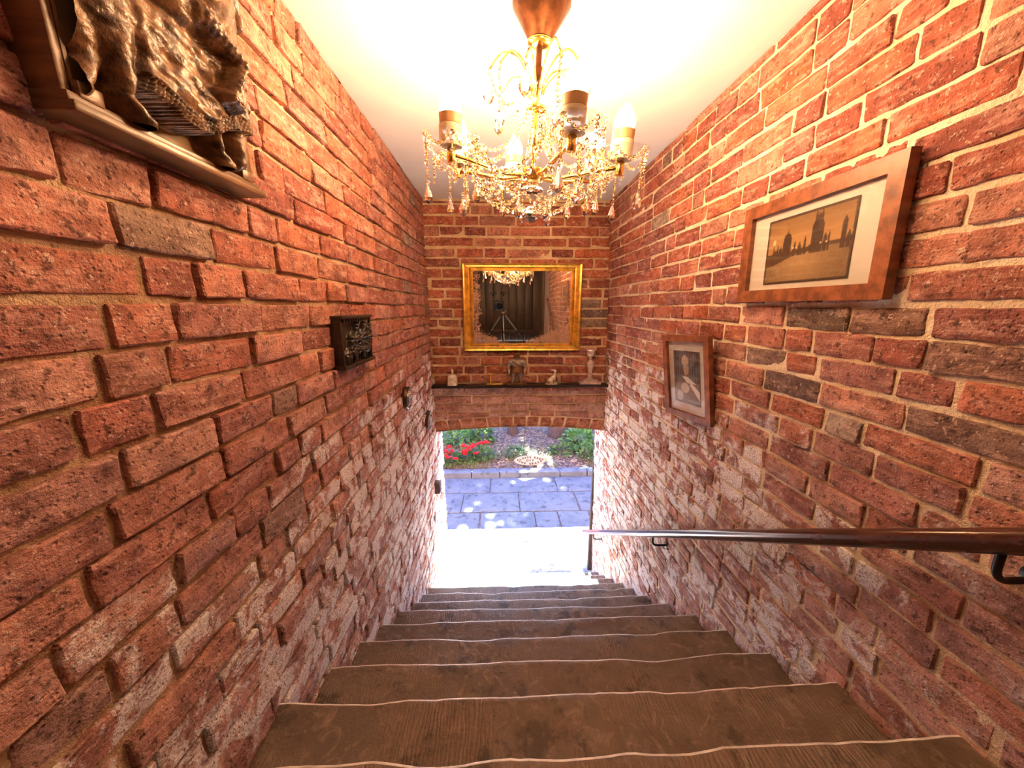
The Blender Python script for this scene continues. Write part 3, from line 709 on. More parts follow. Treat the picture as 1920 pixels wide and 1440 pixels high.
# ------------------------------------------------------------------ mirror, shelf and ornaments on the end wall
MX, MZ, MW, MH = .195, 2.988, 1.025, .738
mr = tag(empty('mirror', (MX, 3.088, MZ)), 'gilt framed old mirror with foxed glass on the end wall', 'mirror')
def mould(parent, name, w, h, ws, wt, prof, mat):
    # prof: (t across 0..1 from the outer edge, height towards the room)
    F = MB()
    P = lambda t_: [(-w/2+ws*t_, -h/2+wt*t_), (w/2-ws*t_, -h/2+wt*t_), (w/2-ws*t_, h/2-wt*t_), (-w/2+ws*t_, h/2-wt*t_)]
    for side in range(4):
        vs = []; n = len(prof)
        for (t_, y) in prof:
            a, b = P(t_)[side], P(t_)[(side+1) % 4]; vs += [(a[0], -y, a[1]), (b[0], -y, b[1])]
        F.add(vs, [(2*i, 2*i+1, 2*i+3, 2*i+2) for i in range(n-1)])
    return F.build(name, mat, parent, angle=28)
mould(mr, 'frame', MW, MH, .092, .062, [(0, 0), (0, .030), (.04, .037), (.12, .041), (.22, .039), (.32, .033), (.50, .022), (.66, .017), (.70, .022), (.78, .025), (.83, .021), (.86, .015), (.93, .017), (1.0, .014), (1.0, .002)], M['gilt'])
t = NT('foxed_mirror'); co = t.coord(); sp = t.t.nodes.new('ShaderNodeSeparateXYZ'); t.t.links.new(co, sp.inputs[0])
X_, Z_ = sp.outputs[0], sp.outputs[2]
n1 = t.noise(7, 8, .72); n2 = t.noise(60, 6, .75)
left = t.ramp(X_, -.27, -.40); right = t.ramp(X_, .10, .30); bot = t.ramp(t.math('SUBTRACT', Z_, t.math('MULTIPLY', t.math('ABSOLUTE', t.math('ADD', X_, .07)), .42)), -.24, -.37)
e_ = t.math('MAXIMUM', t.math('MULTIPLY', left, .62), t.math('MAXIMUM', t.math('MULTIPLY', right, .50), t.math('MULTIPLY', bot, .72)))
f_ = t.math('ADD', e_, t.math('ADD', t.math('MULTIPLY', t.math('SUBTRACT', n1, .5), .9), t.math('MULTIPLY', t.math('SUBTRACT', n2, .5), 1.1)))
fac = t.math('MULTIPLY', t.ramp(f_, .42, .72), t.ramp(e_, .02, .2))
haze = t.math('MULTIPLY', right, .28)
fac = t.math('MAXIMUM', t.math('MULTIPLY', fac, .8), haze)
mirr = t.n('BsdfGlossy', i_Color=(.86, .84, .80), i_Roughness=.012)
dif = t.n('BsdfDiffuse', i_Color=t.mix(n2, (.30, .16, .10), (.72, .46, .34)))
M['foxed'] = t.done(t.n('MixShader', i_0=fac, i_1=mirr, i_2=dif))
MB().box(-MW/2+.085, MW/2-.085, -.012, -.006, -MH/2+.056, MH/2-.056).build('glass', M['foxed'], mr, smooth=False)
MB().box(-MW/2+.01, MW/2-.01, -.006, .0, -MH/2+.01, MH/2-.01).build('backing', M['oak'], mr, smooth=False)

SZ = 2.318
tag(MB().box(xl(2.3)+.016, xr(2.3)-.010, 3.0, 3.094, SZ-.026, SZ, bev=.003).build('shelf', M['dark_shelf'], angle=40), 'narrow black shelf across the end wall under the mirror', 'shelf')

def blob(mb, name, mat, parent, voxel, smooth=6):
    o = mb.build(name, mat, parent)
    m = o.modifiers.new('Remesh', 'REMESH'); m.mode = 'VOXEL'; m.voxel_size = voxel; m.use_smooth_shade = True
    s_ = o.modifiers.new('Smooth', 'SMOOTH'); s_.factor = .5; s_.iterations = smooth
    return o
# squat bell
M['silver'] = simple('silver_gilt', (.86, .76, .62), .34, .45, .35, 45, .3, .002)
bl = tag(empty('bell', (-.425, 3.045, SZ)), 'squat square shouldered silver bell with a knob, at the left end of the shelf', 'bell')
sq = lambda q, i: 1/max(abs(math.cos(q)), abs(math.sin(q)))**.62
MB().lathe([(.046, .0), (.049, .004), (.046, .012), (.043, .04), (.044, .062), (.042, .078), (.034, .090), (.020, .097), (.011, .099), (1e-6, .0995)], 40, rfn=lambda q, i: sq(q, i)*(1+.03*math.sin(5*q+i))).build('body', M['silver'], bl)
MB().lathe([(.009, .098), (.010, .106), (.0075, .114), (.010, .124), (.012, .132), (.008, .139), (1e-6, .141)], 18).build('knob', M['silver'], bl)
# brass stand
M['yellow_brass'] = simple('yellow_brass', (.92, .60, .10), .3, .35, .15, 30, .03)
gs = tag(empty('display_stand', (-.055, 3.045, SZ)), 'small brass stand with a T topped post, left of the knight figure', 'stand')
MB().lathe([(.0085, .0), (.0055, .02), (.006, .06), (.008, .094), (.0085, .097), (1e-6, .0975)], 14, c=(-.03, 0, .006)).build('post', M['yellow_brass'], gs, angle=40)
MB().box(-.052, -.008, -.008, .008, .098, .103, bev=.001).build('top_bar', M['yellow_brass'], gs, smooth=False)
MB().box(-.070, .076, -.012, .012, 0, .007, bev=.0015).box(.066, .076, -.012, .012, .006, .020, bev=.001).build('base_bar', M['yellow_brass'], gs, smooth=False)
# knight figure
M['armour'] = simple('armour_grey', (.36, .31, .27), .42, .4, .45, 60, .35, .002)
M['tunic'] = simple('bronze_tunic', (.19, .085, .035), .5, .35, .4, 60, .35, .002)
kn = tag(empty('knight_figurine', (.148, 3.045, SZ)), 'small standing knight in armour and brown tunic on a plinth, middle of the shelf', 'figurine')
MB().box(-.086, .086, -.038, .038, 0, .014, bev=.003).box(-.074, .074, -.030, .030, .013, .020, bev=.002).build('plinth', M['tunic'], kn, smooth=False)
b = MB()
for s in (-1, 1):
    b.cap((s*.040, -.020, .026), (s*.034, .004, .028), .011, .012).cap((s*.033, 0, .030), (s*.030, 0, .082), .012, .017).cap((s*.030, 0, .080), (s*.022, 0, .135), .017, .024)
    b.cap((s*.034, 0, .208), (s*.062, 0, .200), .022, .022).cap((s*.064, 0, .200), (s*.076, -.004, .155), .018, .015).cap((s*.076, -.004, .155), (s*.070, -.022, .118), .014, .011)
    b.ell((s*.068, -.028, .108), (.011, .011, .012))
b.ell((0, 0, .180), (.050, .034, .046)).ell((0, 0, .150), (.042, .031, .03)).cap((0, 0, .21), (0, 0, .235), .018, .016).ell((0, -.004, .251), (.022, .024, .024))
blob(b, 'body', M['armour'], kn, .0042, 3)
sk = MB().lathe([(.041, .168), (.044, .150), (.050, .128), (.058, .108), (.055, .107), (.040, .140)], 36, rfn=lambda q, i: (1+.05*math.cos(12*q))*(.78+.22*abs(math.cos(q)))); sk.build('skirt', M['tunic'], kn)
MB().lathe([(.0455, .158), (.0475, .163), (.0455, .168)], 30, rfn=lambda q, i: .76+.24*abs(math.cos(q))).tube([(-.045, -.016, .215), (0, -.037, .185), (.045, -.02, .16)], .005, 6).build('belt', M['tunic'], kn)
hm = MB().lathe([(.0255, .238), (.027, .246), (.0265, .258), (.022, .270), (.012, .277), (1e-6, .279)], 24)
for k in range(14):
    a = 2*PI*k/14; hm.ell((.024*math.cos(a), .024*math.sin(a), .262+.006*math.sin(3*a)), (.007, .007, .010), 6, 5)
hm.box(-.014, .014, -.030, -.026, .246, .250).build('helmet', M['tunic'], kn)
# greyhound
dg = tag(empty('dog_figurine', (.462, 3.045, SZ)), 'small silver sitting greyhound figure with head raised, right of the knight', 'figurine')
MB().lathe([(1e-6, 0), (.055, 0), (.056, .004), (.050, .008), (1e-6, .009)], 30, rfn=lambda q, i: .72+.28*abs(math.cos(q))).build('base', M['silver'], dg, angle=40)
b = MB()
b.ell((-.014, 0, .034), (.026, .020, .027)).cap((-.012, 0, .035), (.022, 0, .072), .024, .018).cap((.022, 0, .074), (.030, 0, .106), .016, .010).cap((.030, 0, .107), (.030, 0, .120), .011, .011)
b.cap((.028, 0, .121), (-.008, 0, .131), .0105, .0055)
for s in (-1, 1):
    b.cap((.026, s*.010, .066), (.028, s*.010, .014), .0085, .0055).cap((.028, s*.010, .012), (.038, s*.010, .012), .006, .005)
    b.cap((-.022, s*.014, .034), (.004, s*.017, .026), .014, .009).cap((.004, s*.017, .022), (-.014, s*.017, .013), .007, .006).cap((-.014, s*.017, .012), (.012, s*.017, .012), .006, .005)
    b.cap((.036, s*.007, .122), (.044, s*.009, .110), .005, .003)
b.cap((-.036, 0, .020), (-.044, .01, .012), .006, .004).cap((-.044, .01, .012), (-.02, .024, .011), .004, .0028)
blob(b, 'body', M['silver'], dg, .003, 3)
# candlestick
M['rose_pewter'] = simple('rose_pewter', (.66, .52, .46), .38, .4, .35, 30, .2, .002)
cs = tag(empty('candlestick', (.808, 3.048, SZ)), 'tall pewter candlestick on a stepped square base, at the right end of the shelf', 'candlestick')
MB().box(-.095, .095, -.042, .042, 0, .022, bev=.003).box(-.080, .080, -.036, .036, .021, .033, bev=.003).box(-.060, .060, -.030, .030, .032, .044, bev=.004).build('base', M['rose_pewter'], cs, angle=40)
MB().lathe([(.040, .043), (.026, .054), (.017, .062), (.024, .070), (.017, .080), (.018, .10), (.028, .150), (.036, .185), (.033, .205), (.016, .216), (.014, .222), (.022, .229), (.013, .238), (.014, .246)], 28).build('stem', M['rose_pewter'], cs)
MB().lathe([(.014, .245), (.030, .255), (.038, .280), (.040, .300), (.052, .308), (.054, .313), (.036, .314), (.030, .300), (1e-6, .290)], 32).build('cup', M['rose_pewter'], cs, angle=50)

# ------------------------------------------------------------------ handrail
M['rail_wood'] = simple('polished_dark_wood', (.060, .018, .012), .20, 0, .55, 10, .08, .002, stretch=(9, 1, 1), Coat_Weight=.6, Coat_Roughness=.12)
hr = tag(empty('handrail', (.877, .48, 2.618)), 'round polished dark handrail running down the right wall on iron brackets', 'handrail')
o_ = Vector((.877, .48, 2.618)); a = Vector((.862, -.25, 3.135)); b_ = Vector((.946, 3.47, .487)); d_ = (b_-a).normalized()
pts = [a - o_ + d_*((b_-a).length*i/12) for i in range(13)]
rr = [.0225]*13
pts += [b_ - o_ + d_*q for q in (.008, .014, .018, .0195)]; rr += [.021, .0165, .009, .001]
MB().tube(pts, rr, 20).build('rail', M['rail_wood'], hr, angle=60)
for yb in (.50, 1.80, 3.08):
    p = a + d_*((yb - a.y)/d_.y); up = Vector((0, 0, 1)); wx = xr(p.z-.07)
    k_ = MB(); q0 = p - up*.022; pts = [q0 - o_ + Vector((0, 0, .0)), q0 - o_ - up*.02]
    L = wx - p.x
    for i in range(7):
        th = PI/2*i/6; pts.append(q0 - o_ - up*(.03 + .030*math.sin(th)) + Vector((1, 0, 0))*(.030*(1-math.cos(th))))
    pts.append(Vector((wx + .004, p.y, q0.z - .06)) - o_)
    k_.tube(pts, .0062, 10)
    ps = q0 - o_; k_.box(ps.x-.010, ps.x+.010, ps.y-.045, ps.y+.045, ps.z-.003, ps.z+.003, M=Matrix.Translation(ps) @ Matrix.Rotation(math.atan2(d_.z, d_.y), 4, 'X') @ Matrix.Translation(-ps))
    br = k_.build('bracket', M['iron'], hr, angle=50)
    e_p = pts[-1]
    MB().lathe([(1e-6, -.006), (.028, -.006), (.028, .001), (.020, .006), (.008, .008), (1e-6, .0085)], 24, M=Matrix.Translation(e_p - Vector((.006, 0, 0))) @ Matrix.Rotation(-PI/2, 4, 'Y')).build('wall_plate', M['iron'], br, angle=40)

# ------------------------------------------------------------------ tripod and camera, seen in the mirror
M['tripod_grey'] = simple('tripod_grey', (.30, .30, .31), .35, .7, .15, 30, .03)
M['black_plastic'] = simple('black_plastic', (.012, .012, .013), .4, 0, .2, 40, .05)
M['red_ring'] = simple('red_anodised', (.45, .02, .02), .3, .4, .1, 30, .03)
TC = Vector((.055, -.16, 2.274))
tp = tag(empty('tripod', TC), 'grey and black camera tripod at the stair head, reflected in the mirror', 'tripod')
for (dx, dy) in ((.47, -.10), (-.40, -.17), (.02, .30)):
    hip = Vector((dx*.09, dy*.09, .57)); ft = Vector((dx, dy, .006)); m1 = hip.lerp(ft, .5)
    lg = MB().tube([hip, m1], .0135, 12).build('leg', M['tripod_grey'], tp, angle=50)
    MB().tube([m1, ft + (hip-ft)*.02], .0095, 12).build('lower_leg', M['tripod_grey'], lg, angle=50)
    MB().cap(ft + Vector((0, 0, .006)), ft + (hip-ft)*.04, .012, .012).build('rubber_foot', M['black_plastic'], lg)
    MB().tube([m1 - (ft-hip)*.02, m1 + (ft-hip)*.03], .0165, 12).build('clamp', M['black_plastic'], lg, angle=50)
MB().tube([(0, 0, .12), (0, 0, .60)], .012, 14).build('centre_column', M['black_plastic'], tp, angle=50)
MB().lathe([(1e-6, .555), (.036, .555), (.040, .565), (.038, .585), (.026, .59), (1e-6, .591)], 20).build('shoulder', M['black_plastic'], tp, angle=50)
MB().lathe([(.021, .59), (.023, .593), (.023, .607), (.021, .61)], 20).build('ring', M['red_ring'], tp)
MB().lathe([(.020, .60), (.022, .605), (.022, .622), (.015, .628), (1e-6, .63)], 18).box(-.035, .03, -.03, .03, .625, .634, bev=.002).tube([(.02, 0, .615), (.06, -.02, .665)], .005, 8).build('head', M['tripod_grey'], tp, angle=50)
Cm = tag(empty('camera', (-.005, -.016, 3.0), (math.radians(-12.6), 0, math.radians(-2))), 'black camera on the tripod, reflected in the mirror', 'camera')
MB().box(-.075, .065, -.165, -.100, -.060, .045, bev=.010).box(-.03, .03, -.155, -.10, .044, .066, bev=.008).box(-.078, -.045, -.15, -.085, -.055, .035, bev=.012).build('body', M['black_plastic'], Cm, angle=40)
MB().tube([(0, -.102, 0), (0, -.05, 0), (0, -.045, 0), (0, -.004, 0)], [.036, .036, .039, .042], 28, caps=False).lathe([(1e-6, 0), (.036, 0)], 28, M=Matrix.Translation((0, -.098, 0)) @ Matrix.Rotation(PI/2, 4, 'X')).build('lens', M['black_plastic'], Cm, angle=40)
MB().lathe([(1e-6, .010), (.018, .007), (.033, .0)], 28, M=Matrix.Translation((0, -.034, 0)) @ Matrix.Rotation(-PI/2, 4, 'X')).build('front_element', simple('coated_glass', (.01, .012, .02), .03, 0, 0, 5, 0, Coat_Weight=1.0), Cm)
MB().box(-.03, .03, -.16, -.10, -.072, -.059, bev=.003).build('plate', M['tripod_grey'], Cm, smooth=False)
Cm.scale = (1.3, 1.3, 1.3)
# ------------------------------------------------------------------ outside
M['slab'] = stone_mat('pale_slab', (.58, .56, .54), (.70, .68, .66), (.64, .62, .60), .75)
M['paving'] = stone_mat('blue_grey_paving', (.075, .112, .165), (.125, .172, .235), (.15, .19, .245), .7)
R = random.Random(17)
def stones(mb, x0, x1, y0, y1, z0, z1, cuts, gap=.012, seed=0, bev=.012):
    xs = [x0] + cuts + [x1]
    for i in range(len(xs)-1):
        a, b = xs[i]+gap*R.uniform(.3, 1), xs[i+1]-gap*R.uniform(.3, 1); c, d = y0+gap*R.uniform(.3, 1), y1-gap*R.uniform(.3, 1)
        NX, NY = max(4, int((b-a)/.05)), max(4, int((d-c)/.05)); vs = []
        for j in range(NY+1):
            for q in range(NX+1):
                x, y = a+(b-a)*q/NX, c+(d-c)*j/NY; e = q in (0, NX) or j in (0, NY)
                vs.append((x + nz(y*7, x*3, seed+i)*.012, y + nz(x*7, y*3, seed+i+5)*.012, z1 + nz(x*3, y*3, seed)*.006 - (bev if e else 0)))
        W = NX+1; mb.add(vs, [(j*W+q, j*W+q+1, (j+1)*W+q+1, (j+1)*W+q) for j in range(NY) for q in range(NX)])
        ring = list(range(W)) + [j*W+NX for j in range(1, NY+1)] + [NY*W+q for q in range(NX-1, -1, -1)] + [j*W for j in range(NY-1, 0, -1)]
        low = [(vs[r][0], vs[r][1], z0) for r in ring]; n = len(ring); o = [vs[r] for r in ring] + low
        mb.add(o, [((q+1) % n, q, n+q, n+(q+1) % n) for q in range(n)])
mb = MB(); stones(mb, -1.6, 2.2, 3.19, 3.445, -.1, .0, [.95], .005, 1, .006); stones(mb, -1.6, 2.2, 3.445, 4.27, -.1, .0, [], .004, 2, .010)
struct(mb.build('doorstep', M['slab'], angle=60), 'pale sunlit stone doorstep outside the arch', 'doorstep')
mb = MB()
for (y0, y1, cuts, s) in ((4.26, 4.82, [-5.1, -4.2, -3.4, -2.5, -1.6, -.32, .51, .87, 1.35, 2.4, 3.3, 4.4, 5.2], 3), (4.82, 5.40, [-4.8, -3.6, -2.9, -1.8, -.63, .29, 1.24, 2.1, 3.2, 4.0, 5.1], 4), (5.40, 5.94, [-5.0, -4.1, -3.0, -2.0, -1.1, -.19, .98, 1.9, 2.9, 3.8, 4.9], 5), (3.44, 4.26, [-5, -4, -3, -2], 6)):
    if s == 6:
        stones(mb, -6, -1.6, y0, y1, -.2, -.1, cuts, .014, s); stones(mb, 2.2, 6, y0, y1, -.2, -.1, [3.1, 4.0, 5.0], .014, s)
    else: stones(mb, -6, 6, y0, y1, -.2, -.1, cuts, .016, s)
struct(mb.build('path', M['paving'], angle=60), 'blue grey stone paved path dappled by tree shade', 'path')
struct(MB().box(-6.5, 6.5, 3.3, 6.2, -.3, -.125).build('ground', simple('joint_earth', (.10, .10, .11), .95, 0, .4, 20, .4), smooth=False), 'dark earth in the joints of the path', 'ground')
mb = MB(); stones(mb, -6, 6, 5.93, 6.12, -.2, .0, [-5.3, -4.6, -3.9, -3.2, -2.5, -1.9, -1.2, -.55, -.02, .5, 1.1, 1.62, 2.1, 2.8, 3.4, 4.1, 4.8, 5.4], .010, 7, .016)
struct(mb.build('kerb', M['paving'], angle=60), 'low grey stone kerb between path and garden bed', 'kerb')
# garden earth with leaf litter
t = NT('garden_earth'); n1 = t.noise(2.2, 5, .65); n2 = t.n('TexVoronoi', 1, i_Vector=t.coord((1, 1.6, 1)), i_Scale=28.0); n3 = t.noise(30, 5, .75)
bw = t.n('RGBToBW', i_Color=n2)
c = t.mix(t.ramp(n1, .4, .62), (.045, .04, .045), (.10, .08, .065)); c = t.mix(t.ramp(bw, .45, .75, 0, .85), c, (.30, .24, .18)); c = t.mix(t.ramp(n3, .6, .75, 0, .7), c, (.03, .03, .035))
M['earth'] = t.done(t.pbr(c, .95, 0, t.bump(t.math('ADD', n3, bw), 1.0, .03)))
NX, NY = 120, 90; vs = [(-9+18*i/NX, 6.06+9*j/NY, -.03 + .012*j*9/NY*2 + .05*nz((-9+18*i/NX)*1.2, (9*j/NY)*1.2, 4)*min(1, j/4) + .02*nz(i*.9, j*.9, 8)) for j in range(NY+1) for i in range(NX+1)]
mb = MB(); W = NX+1; mb.add(vs, [(j*W+i, j*W+i+1, (j+1)*W+i+1, (j+1)*W+i) for j in range(NY) for i in range(NX)])
struct(mb.build('garden_ground', M['earth']), 'shaded garden bed of dark earth and dry leaves', 'ground')
def gz(x, y): return -.03 + (y-6.06)*.024 + .05*nz(x*1.2, (y-6.06)*1.2, 4)*min(1, (y-6.06)/.4)
# facade on both sides of the doorway
M['facade'] = simple('facade_brick', (.34, .13, .08), .85, 0, .35, 12, .4)
for nm, a, b in (('left', -6, -.955), ('right', 1.33, 6)):
    struct(MB().box(a, b, 3.1, 3.43, -.2, 5.2).build('wall_outside_' + nm, M['facade'], smooth=False), 'red brick outer wall to the %s of the arched doorway' % nm, 'wall')
struct(MB().box(-.955, 1.33, 3.1, 3.43, CEIL+.13, 5.2).build('wall_outside_top', M['facade'], smooth=False), 'red brick outer wall above the stair ceiling', 'wall')
struct(MB().box(1.0, 1.06, 3.44, 3.475, .0, 1.85, bev=.003).build('trim_1', M['oak'], smooth=False), 'thin dark door post on the outer right edge of the doorway', 'door post')

# keep off the grass
sg = tag(empty('sign', (.566, 6.185, -.015), (math.radians(-10), 0, 0)), 'white oval lawn sign with raised lettering beside the kerb', 'sign')
M['sign_white'] = simple('sign_white', (.30, .295, .29), .5, 0, .08, 30, .05)
M['sign_black'] = simple('sign_black', (.02, .02, .025), .5, 0, .1, 30, 0)
Sx = Matrix.Translation((0, 0, .115)) @ Matrix.Diagonal((.315, 1, .098, 1)) @ Matrix.Rotation(PI/2, 4, 'X')
MB().lathe([(1e-6, -.008), (.985, -.008), (1.0, -.004), (1.0, .004), (.985, .008), (1e-6, .008)], 64, M=Sx).build('plate', M['sign_white'], sg, angle=40)
MB().lathe([(.93, .0075), (.93, .0095), (.955, .0095), (.955, .0075)], 64, M=Sx).build('border', M['sign_black'], sg, angle=40)
MB().box(-.13, -.105, -.004, .012, -.08, .06).box(.105, .13, -.004, .012, -.08, .06).build('stake', M['iron'], sg, smooth=False)
def letter(chx, size):
    cu = D.curves.new('letter', 'FONT'); cu.body = chx; cu.size = size; cu.align_x = 'CENTER'; cu.align_y = 'CENTER'; cu.extrude = .0015; cu.offset = .0028
    o = D.objects.new('letter', cu); COL.objects.link(o); bpy.context.view_layer.update()
    me = D.meshes.new_from_object(o.evaluated_get(bpy.context.evaluated_depsgraph_get()))
    vs = [v.co.copy() for v in me.vertices]; fs = [tuple(p.vertices) for p in me.polygons]
    D.objects.remove(o); D.curves.remove(cu); D.meshes.remove(me); return vs, fs
def words(txt, span, zc, bow, size):
    m = MB(); n = len(txt)
    for i, chx in enumerate(txt):
        if chx == ' ': continue
        u = (i - (n-1)/2)/((n-1)/2) if n > 1 else 0
        vs, fs = letter(chx, size); an = -u*bow*1.6/span*.5
        x, z = u*span, zc - bow*u*u
        ca, sa = math.cos(math.atan2(-2*bow*u, span)), math.sin(math.atan2(-2*bow*u, span))
        m.add([(x + v.x*1.25*ca - v.y*sa, -.0095 - v.z, z + v.x*1.25*sa + v.y*ca) for v in vs], fs)
    return m
lt = words('PLEASE KEEP', .235, .176, .050, .050)
for w_ in (words('OFF', .055, .115, 0, .050), words('THE GRASS', .205, .052, -.045, .050)): lt.add(w_.v, w_.f)
lt.build('lettering', M['sign_black'], sg, smooth=False)

# plants
def leafmat(name, a, b, rough=.45):
    t = NT(name); c = t.mix(t.ramp(t.noise(6, 4, .7), .35, .65), a, b)
    p = t.pbr(c, rough); tr = t.n('BsdfTranslucent', i_Color=b); return t.done(t.n('MixShader', i_0=.3, i_1=p, i_2=tr))
M['leaf'] = leafmat('leaf_green', (.03, .09, .02), (.10, .21, .05)); M['leaf_dark'] = leafmat('leaf_dark', (.02, .06, .03), (.06, .15, .06))
M['leaf_bright'] = leafmat('leaf_bright', (.05, .17, .03), (.13, .30, .08)); M['blade'] = leafmat('grass_blade', (.08, .12, .04), (.24, .26, .11))
M['petal'] = leafmat('red_petal', (.42, .008, .014), (.6, .014, .02)); M['bark'] = simple('bark', (.07, .055, .055), .9, 0, .5, 14, .8, .02, stretch=(2.5, 2.5, .5))
M['stalk'] = simple('stalk', (.10, .16, .05), .7, 0, .3, 20, .1); M['cane'] = simple('dark_cane', (.06, .05, .035), .7, 0, .3, 20, .1)
def leaf(mb, p, d, L, w, R):
    d = Vector(d).normalized(); s = d.cross(Vector((R.uniform(-.4, .4), R.uniform(-.4, .4), 1))).normalized(); u = s.cross(d)
    p = Vector(p); mb.add([p, p + d*L*.35 + s*w*.5 + u*w*.15, p + d*L*.7 + s*w*.36 + u*w*.05, p + d*L - u*w*.25, p + d*L*.7 - s*w*.36 + u*w*.05, p + d*L*.35 - s*w*.5 + u*w*.15, p + d*L*.5 - u*w*.08],
        [(0, 1, 6, 5), (1, 2, 6), (2, 3, 4, 6), (4, 5, 6)])
def bush(mb, c, r, n, L, w, R):
    for _ in range(n):
        v = Vector((R.gauss(0, 1), R.gauss(0, 1), R.gauss(0, 1))).normalized() * R.uniform(.25, 1)**.5
        p = Vector((c[0]+v.x*r[0], c[1]+v.y*r[1], c[2]+v.z*r[2])); d = v + Vector((R.uniform(-.7, .7), R.uniform(-.7, .7), R.uniform(-.3, .6)))
        leaf(mb, p, d, L*R.uniform(.7, 1.3), w*R.uniform(.7, 1.3), R)
HEADS = [(-1.165,6.779,.065),(-1.111,6.846,-.013),(-1.093,6.976,.076),(-1.168,6.715,.011),(-.806,6.957,.104),(-.691,6.926,.091),(-.603,6.958,.076),(-.574,7.028,.095),(-.386,6.965,.167),(-.306,6.967,.178),(-.519,6.856,-.014),(-.783,6.815,.032),(-.762,6.82,-.019),(-1.068,6.626,.002),(-.924,6.673,-.045),(-.701,6.897,.031),(-.443,6.963,.145),(-1.052,6.909,.007)]
HEADS = [(x*.925, y*.925, 3+(z-3)*.925) for x, y, z in HEADS]
R = random.Random(8)
for (lab, x0, x1, cx) in (('red flowering plant nearest the left edge of the doorway view', -2, -.88, -1.0), ('red flowering plant with a spread row of heads, right of the first', -.88, -.47, -.66), ('red flowering plant with the tallest sparse heads, left of the dark soil', -.47, 0, -.36)):
    hs = [h for h in HEADS if x0 <= h[0] < x1]; cy = sum(h[1] for h in hs)/len(hs) + .05; gz0 = gz(cx, cy)
    pl = tag(empty('flowering_plant', (cx, cy, gz0)), lab, 'flower', 'red flowers by the kerb'); o = Vector((cx, cy, gz0))
    mb = MB(); bush(mb, (0, .03, .11), (.22, .16, .12), 190, .085, .045, R); f_o = mb.build('foliage', M['leaf'], pl, smooth=False); f_o['kind'] = 'stuff'
    for h in hs:
        hv = Vector(h) - o
        fl = MB()
        for _ in range(8):
            for q in range(5):
                pass
            c_ = hv + Vector((R.uniform(-.04, .04), R.uniform(-.03, .03), R.uniform(-.02, .025)))
            for q in range(5):
                a_ = 2*PI*q/5 + R.random(); leaf(fl, c_, (math.cos(a_), math.sin(a_)-.5, R.uniform(.1, .7)), .034, .032, R)
        fo = fl.build('flower_head', M['petal'], pl, smooth=False)
        MB().tube([(hv.x*.5, hv.y*.5+.02, .02), hv*.8 + Vector((0, .01, .01)), hv], .003, 5).build('stem', M['stalk'], fo)
for (x, y, r, n, L, w, m, lab) in ((-.92, 7.35, (.34, .3, .20), 260, .12, .06, 'leaf_bright', 'leafy bright green plant behind the red flowers'), (-.42, 7.45, (.24, .22, .20), 170, .13, .07, 'leaf', 'mid green plant between the red flowers and the dark trunk'),
        (1.72, 7.1, (.34, .26, .20), 240, .15, .075, 'leaf_bright', 'broad leaved bright green plant at the right edge of the bed'), (1.30, 6.75, (.30, .2, .10), 150, .09, .05, 'leaf', 'low green plant right of the oval sign'), (.30, 6.62, (.20, .16, .09), 120, .08, .045, 'leaf_dark', 'low dark green plant behind the oval sign'), (1.85, 6.45, (.28, .18, .14), 150, .09, .05, 'leaf', 'green tuft beside the kerb under the broad leaved plant')):
    pl = tag(empty('garden_plant', (x, y, gz(x, y))), lab, 'plant')
    mb = MB(); bush(mb, (0, 0, r[2]*.8), r, n, L, w, R); q_ = mb.build('foliage', M[m], pl, smooth=False); q_['kind'] = 'stuff'
    mb = MB()
    for k in range(5): a_ = k*1.3; mb.tube([(0, 0, -.03), (math.cos(a_)*r[0]*.3, math.sin(a_)*r[1]*.3, r[2]*.6), (math.cos(a_)*r[0]*.6, math.sin(a_)*r[1]*.6, r[2]*1.2)], .005, 5)
    mb.build('stem', M['stalk'], pl)
mb = MB()
for _ in range(5200):
    x, y = R.uniform(-2.2, 2.8), 6.14 + abs(R.gauss(0, .55))
    dens = nz(x*1.1, y*1.1, 31) + (.35 if x < -.2 else 0) + (.2 if x > .8 else -.05)
    if dens < .0 or (abs(x - .566) < .42 and y < 6.34): continue
    z = gz(x, y); h = R.uniform(.04, .13); a_ = R.uniform(0, 6.3); b_2 = Vector((math.cos(a_), math.sin(a_), 0)); s_ = Vector((-b_2.y, b_2.x, 0))*.004; p = Vector((x, y, z-.01)); q = p + b_2*h*.3 + Vector((0, 0, h*.7)); e2 = p + b_2*h*.9 + Vector((0, 0, h*.85))
    mb.add([p-s_, p+s_, q+s_*.8, q-s_*.8, e2], [(0, 1, 2, 3), (3, 2, 4)])
tag(mb.build('grass', M['blade'], smooth=False), 'thin rough grass growing along the kerb and among the plants', 'grass', kind='stuff')
M['dry_leaf'] = simple('dry_leaf', (.28, .21, .13), .8, 0, .5, 5, 0)
mb = MB()
for _ in range(1500):
    x, y = R.uniform(-2.5, 3.0), R.uniform(6.2, 9.5)
    a_ = R.uniform(0, 6.3); leaf(mb, (x, y, gz(x, y)+R.uniform(.0, .02)), (math.cos(a_), math.sin(a_), R.uniform(-.1, .3)), R.uniform(.04, .10), R.uniform(.02, .045), R)
tag(mb.build('leaf_litter', M['dry_leaf'], smooth=False), 'dry brown leaves scattered over the garden bed', 'leaf litter', kind='stuff')
tag(MB().tube([(.50, 6.96, gz(.5, 6.96)-.05), (.505, 6.97, .55)], .008, 8).build('garden_cane', M['cane'], angle=50), 'thin dark cane standing upright in the bare soil', 'cane')
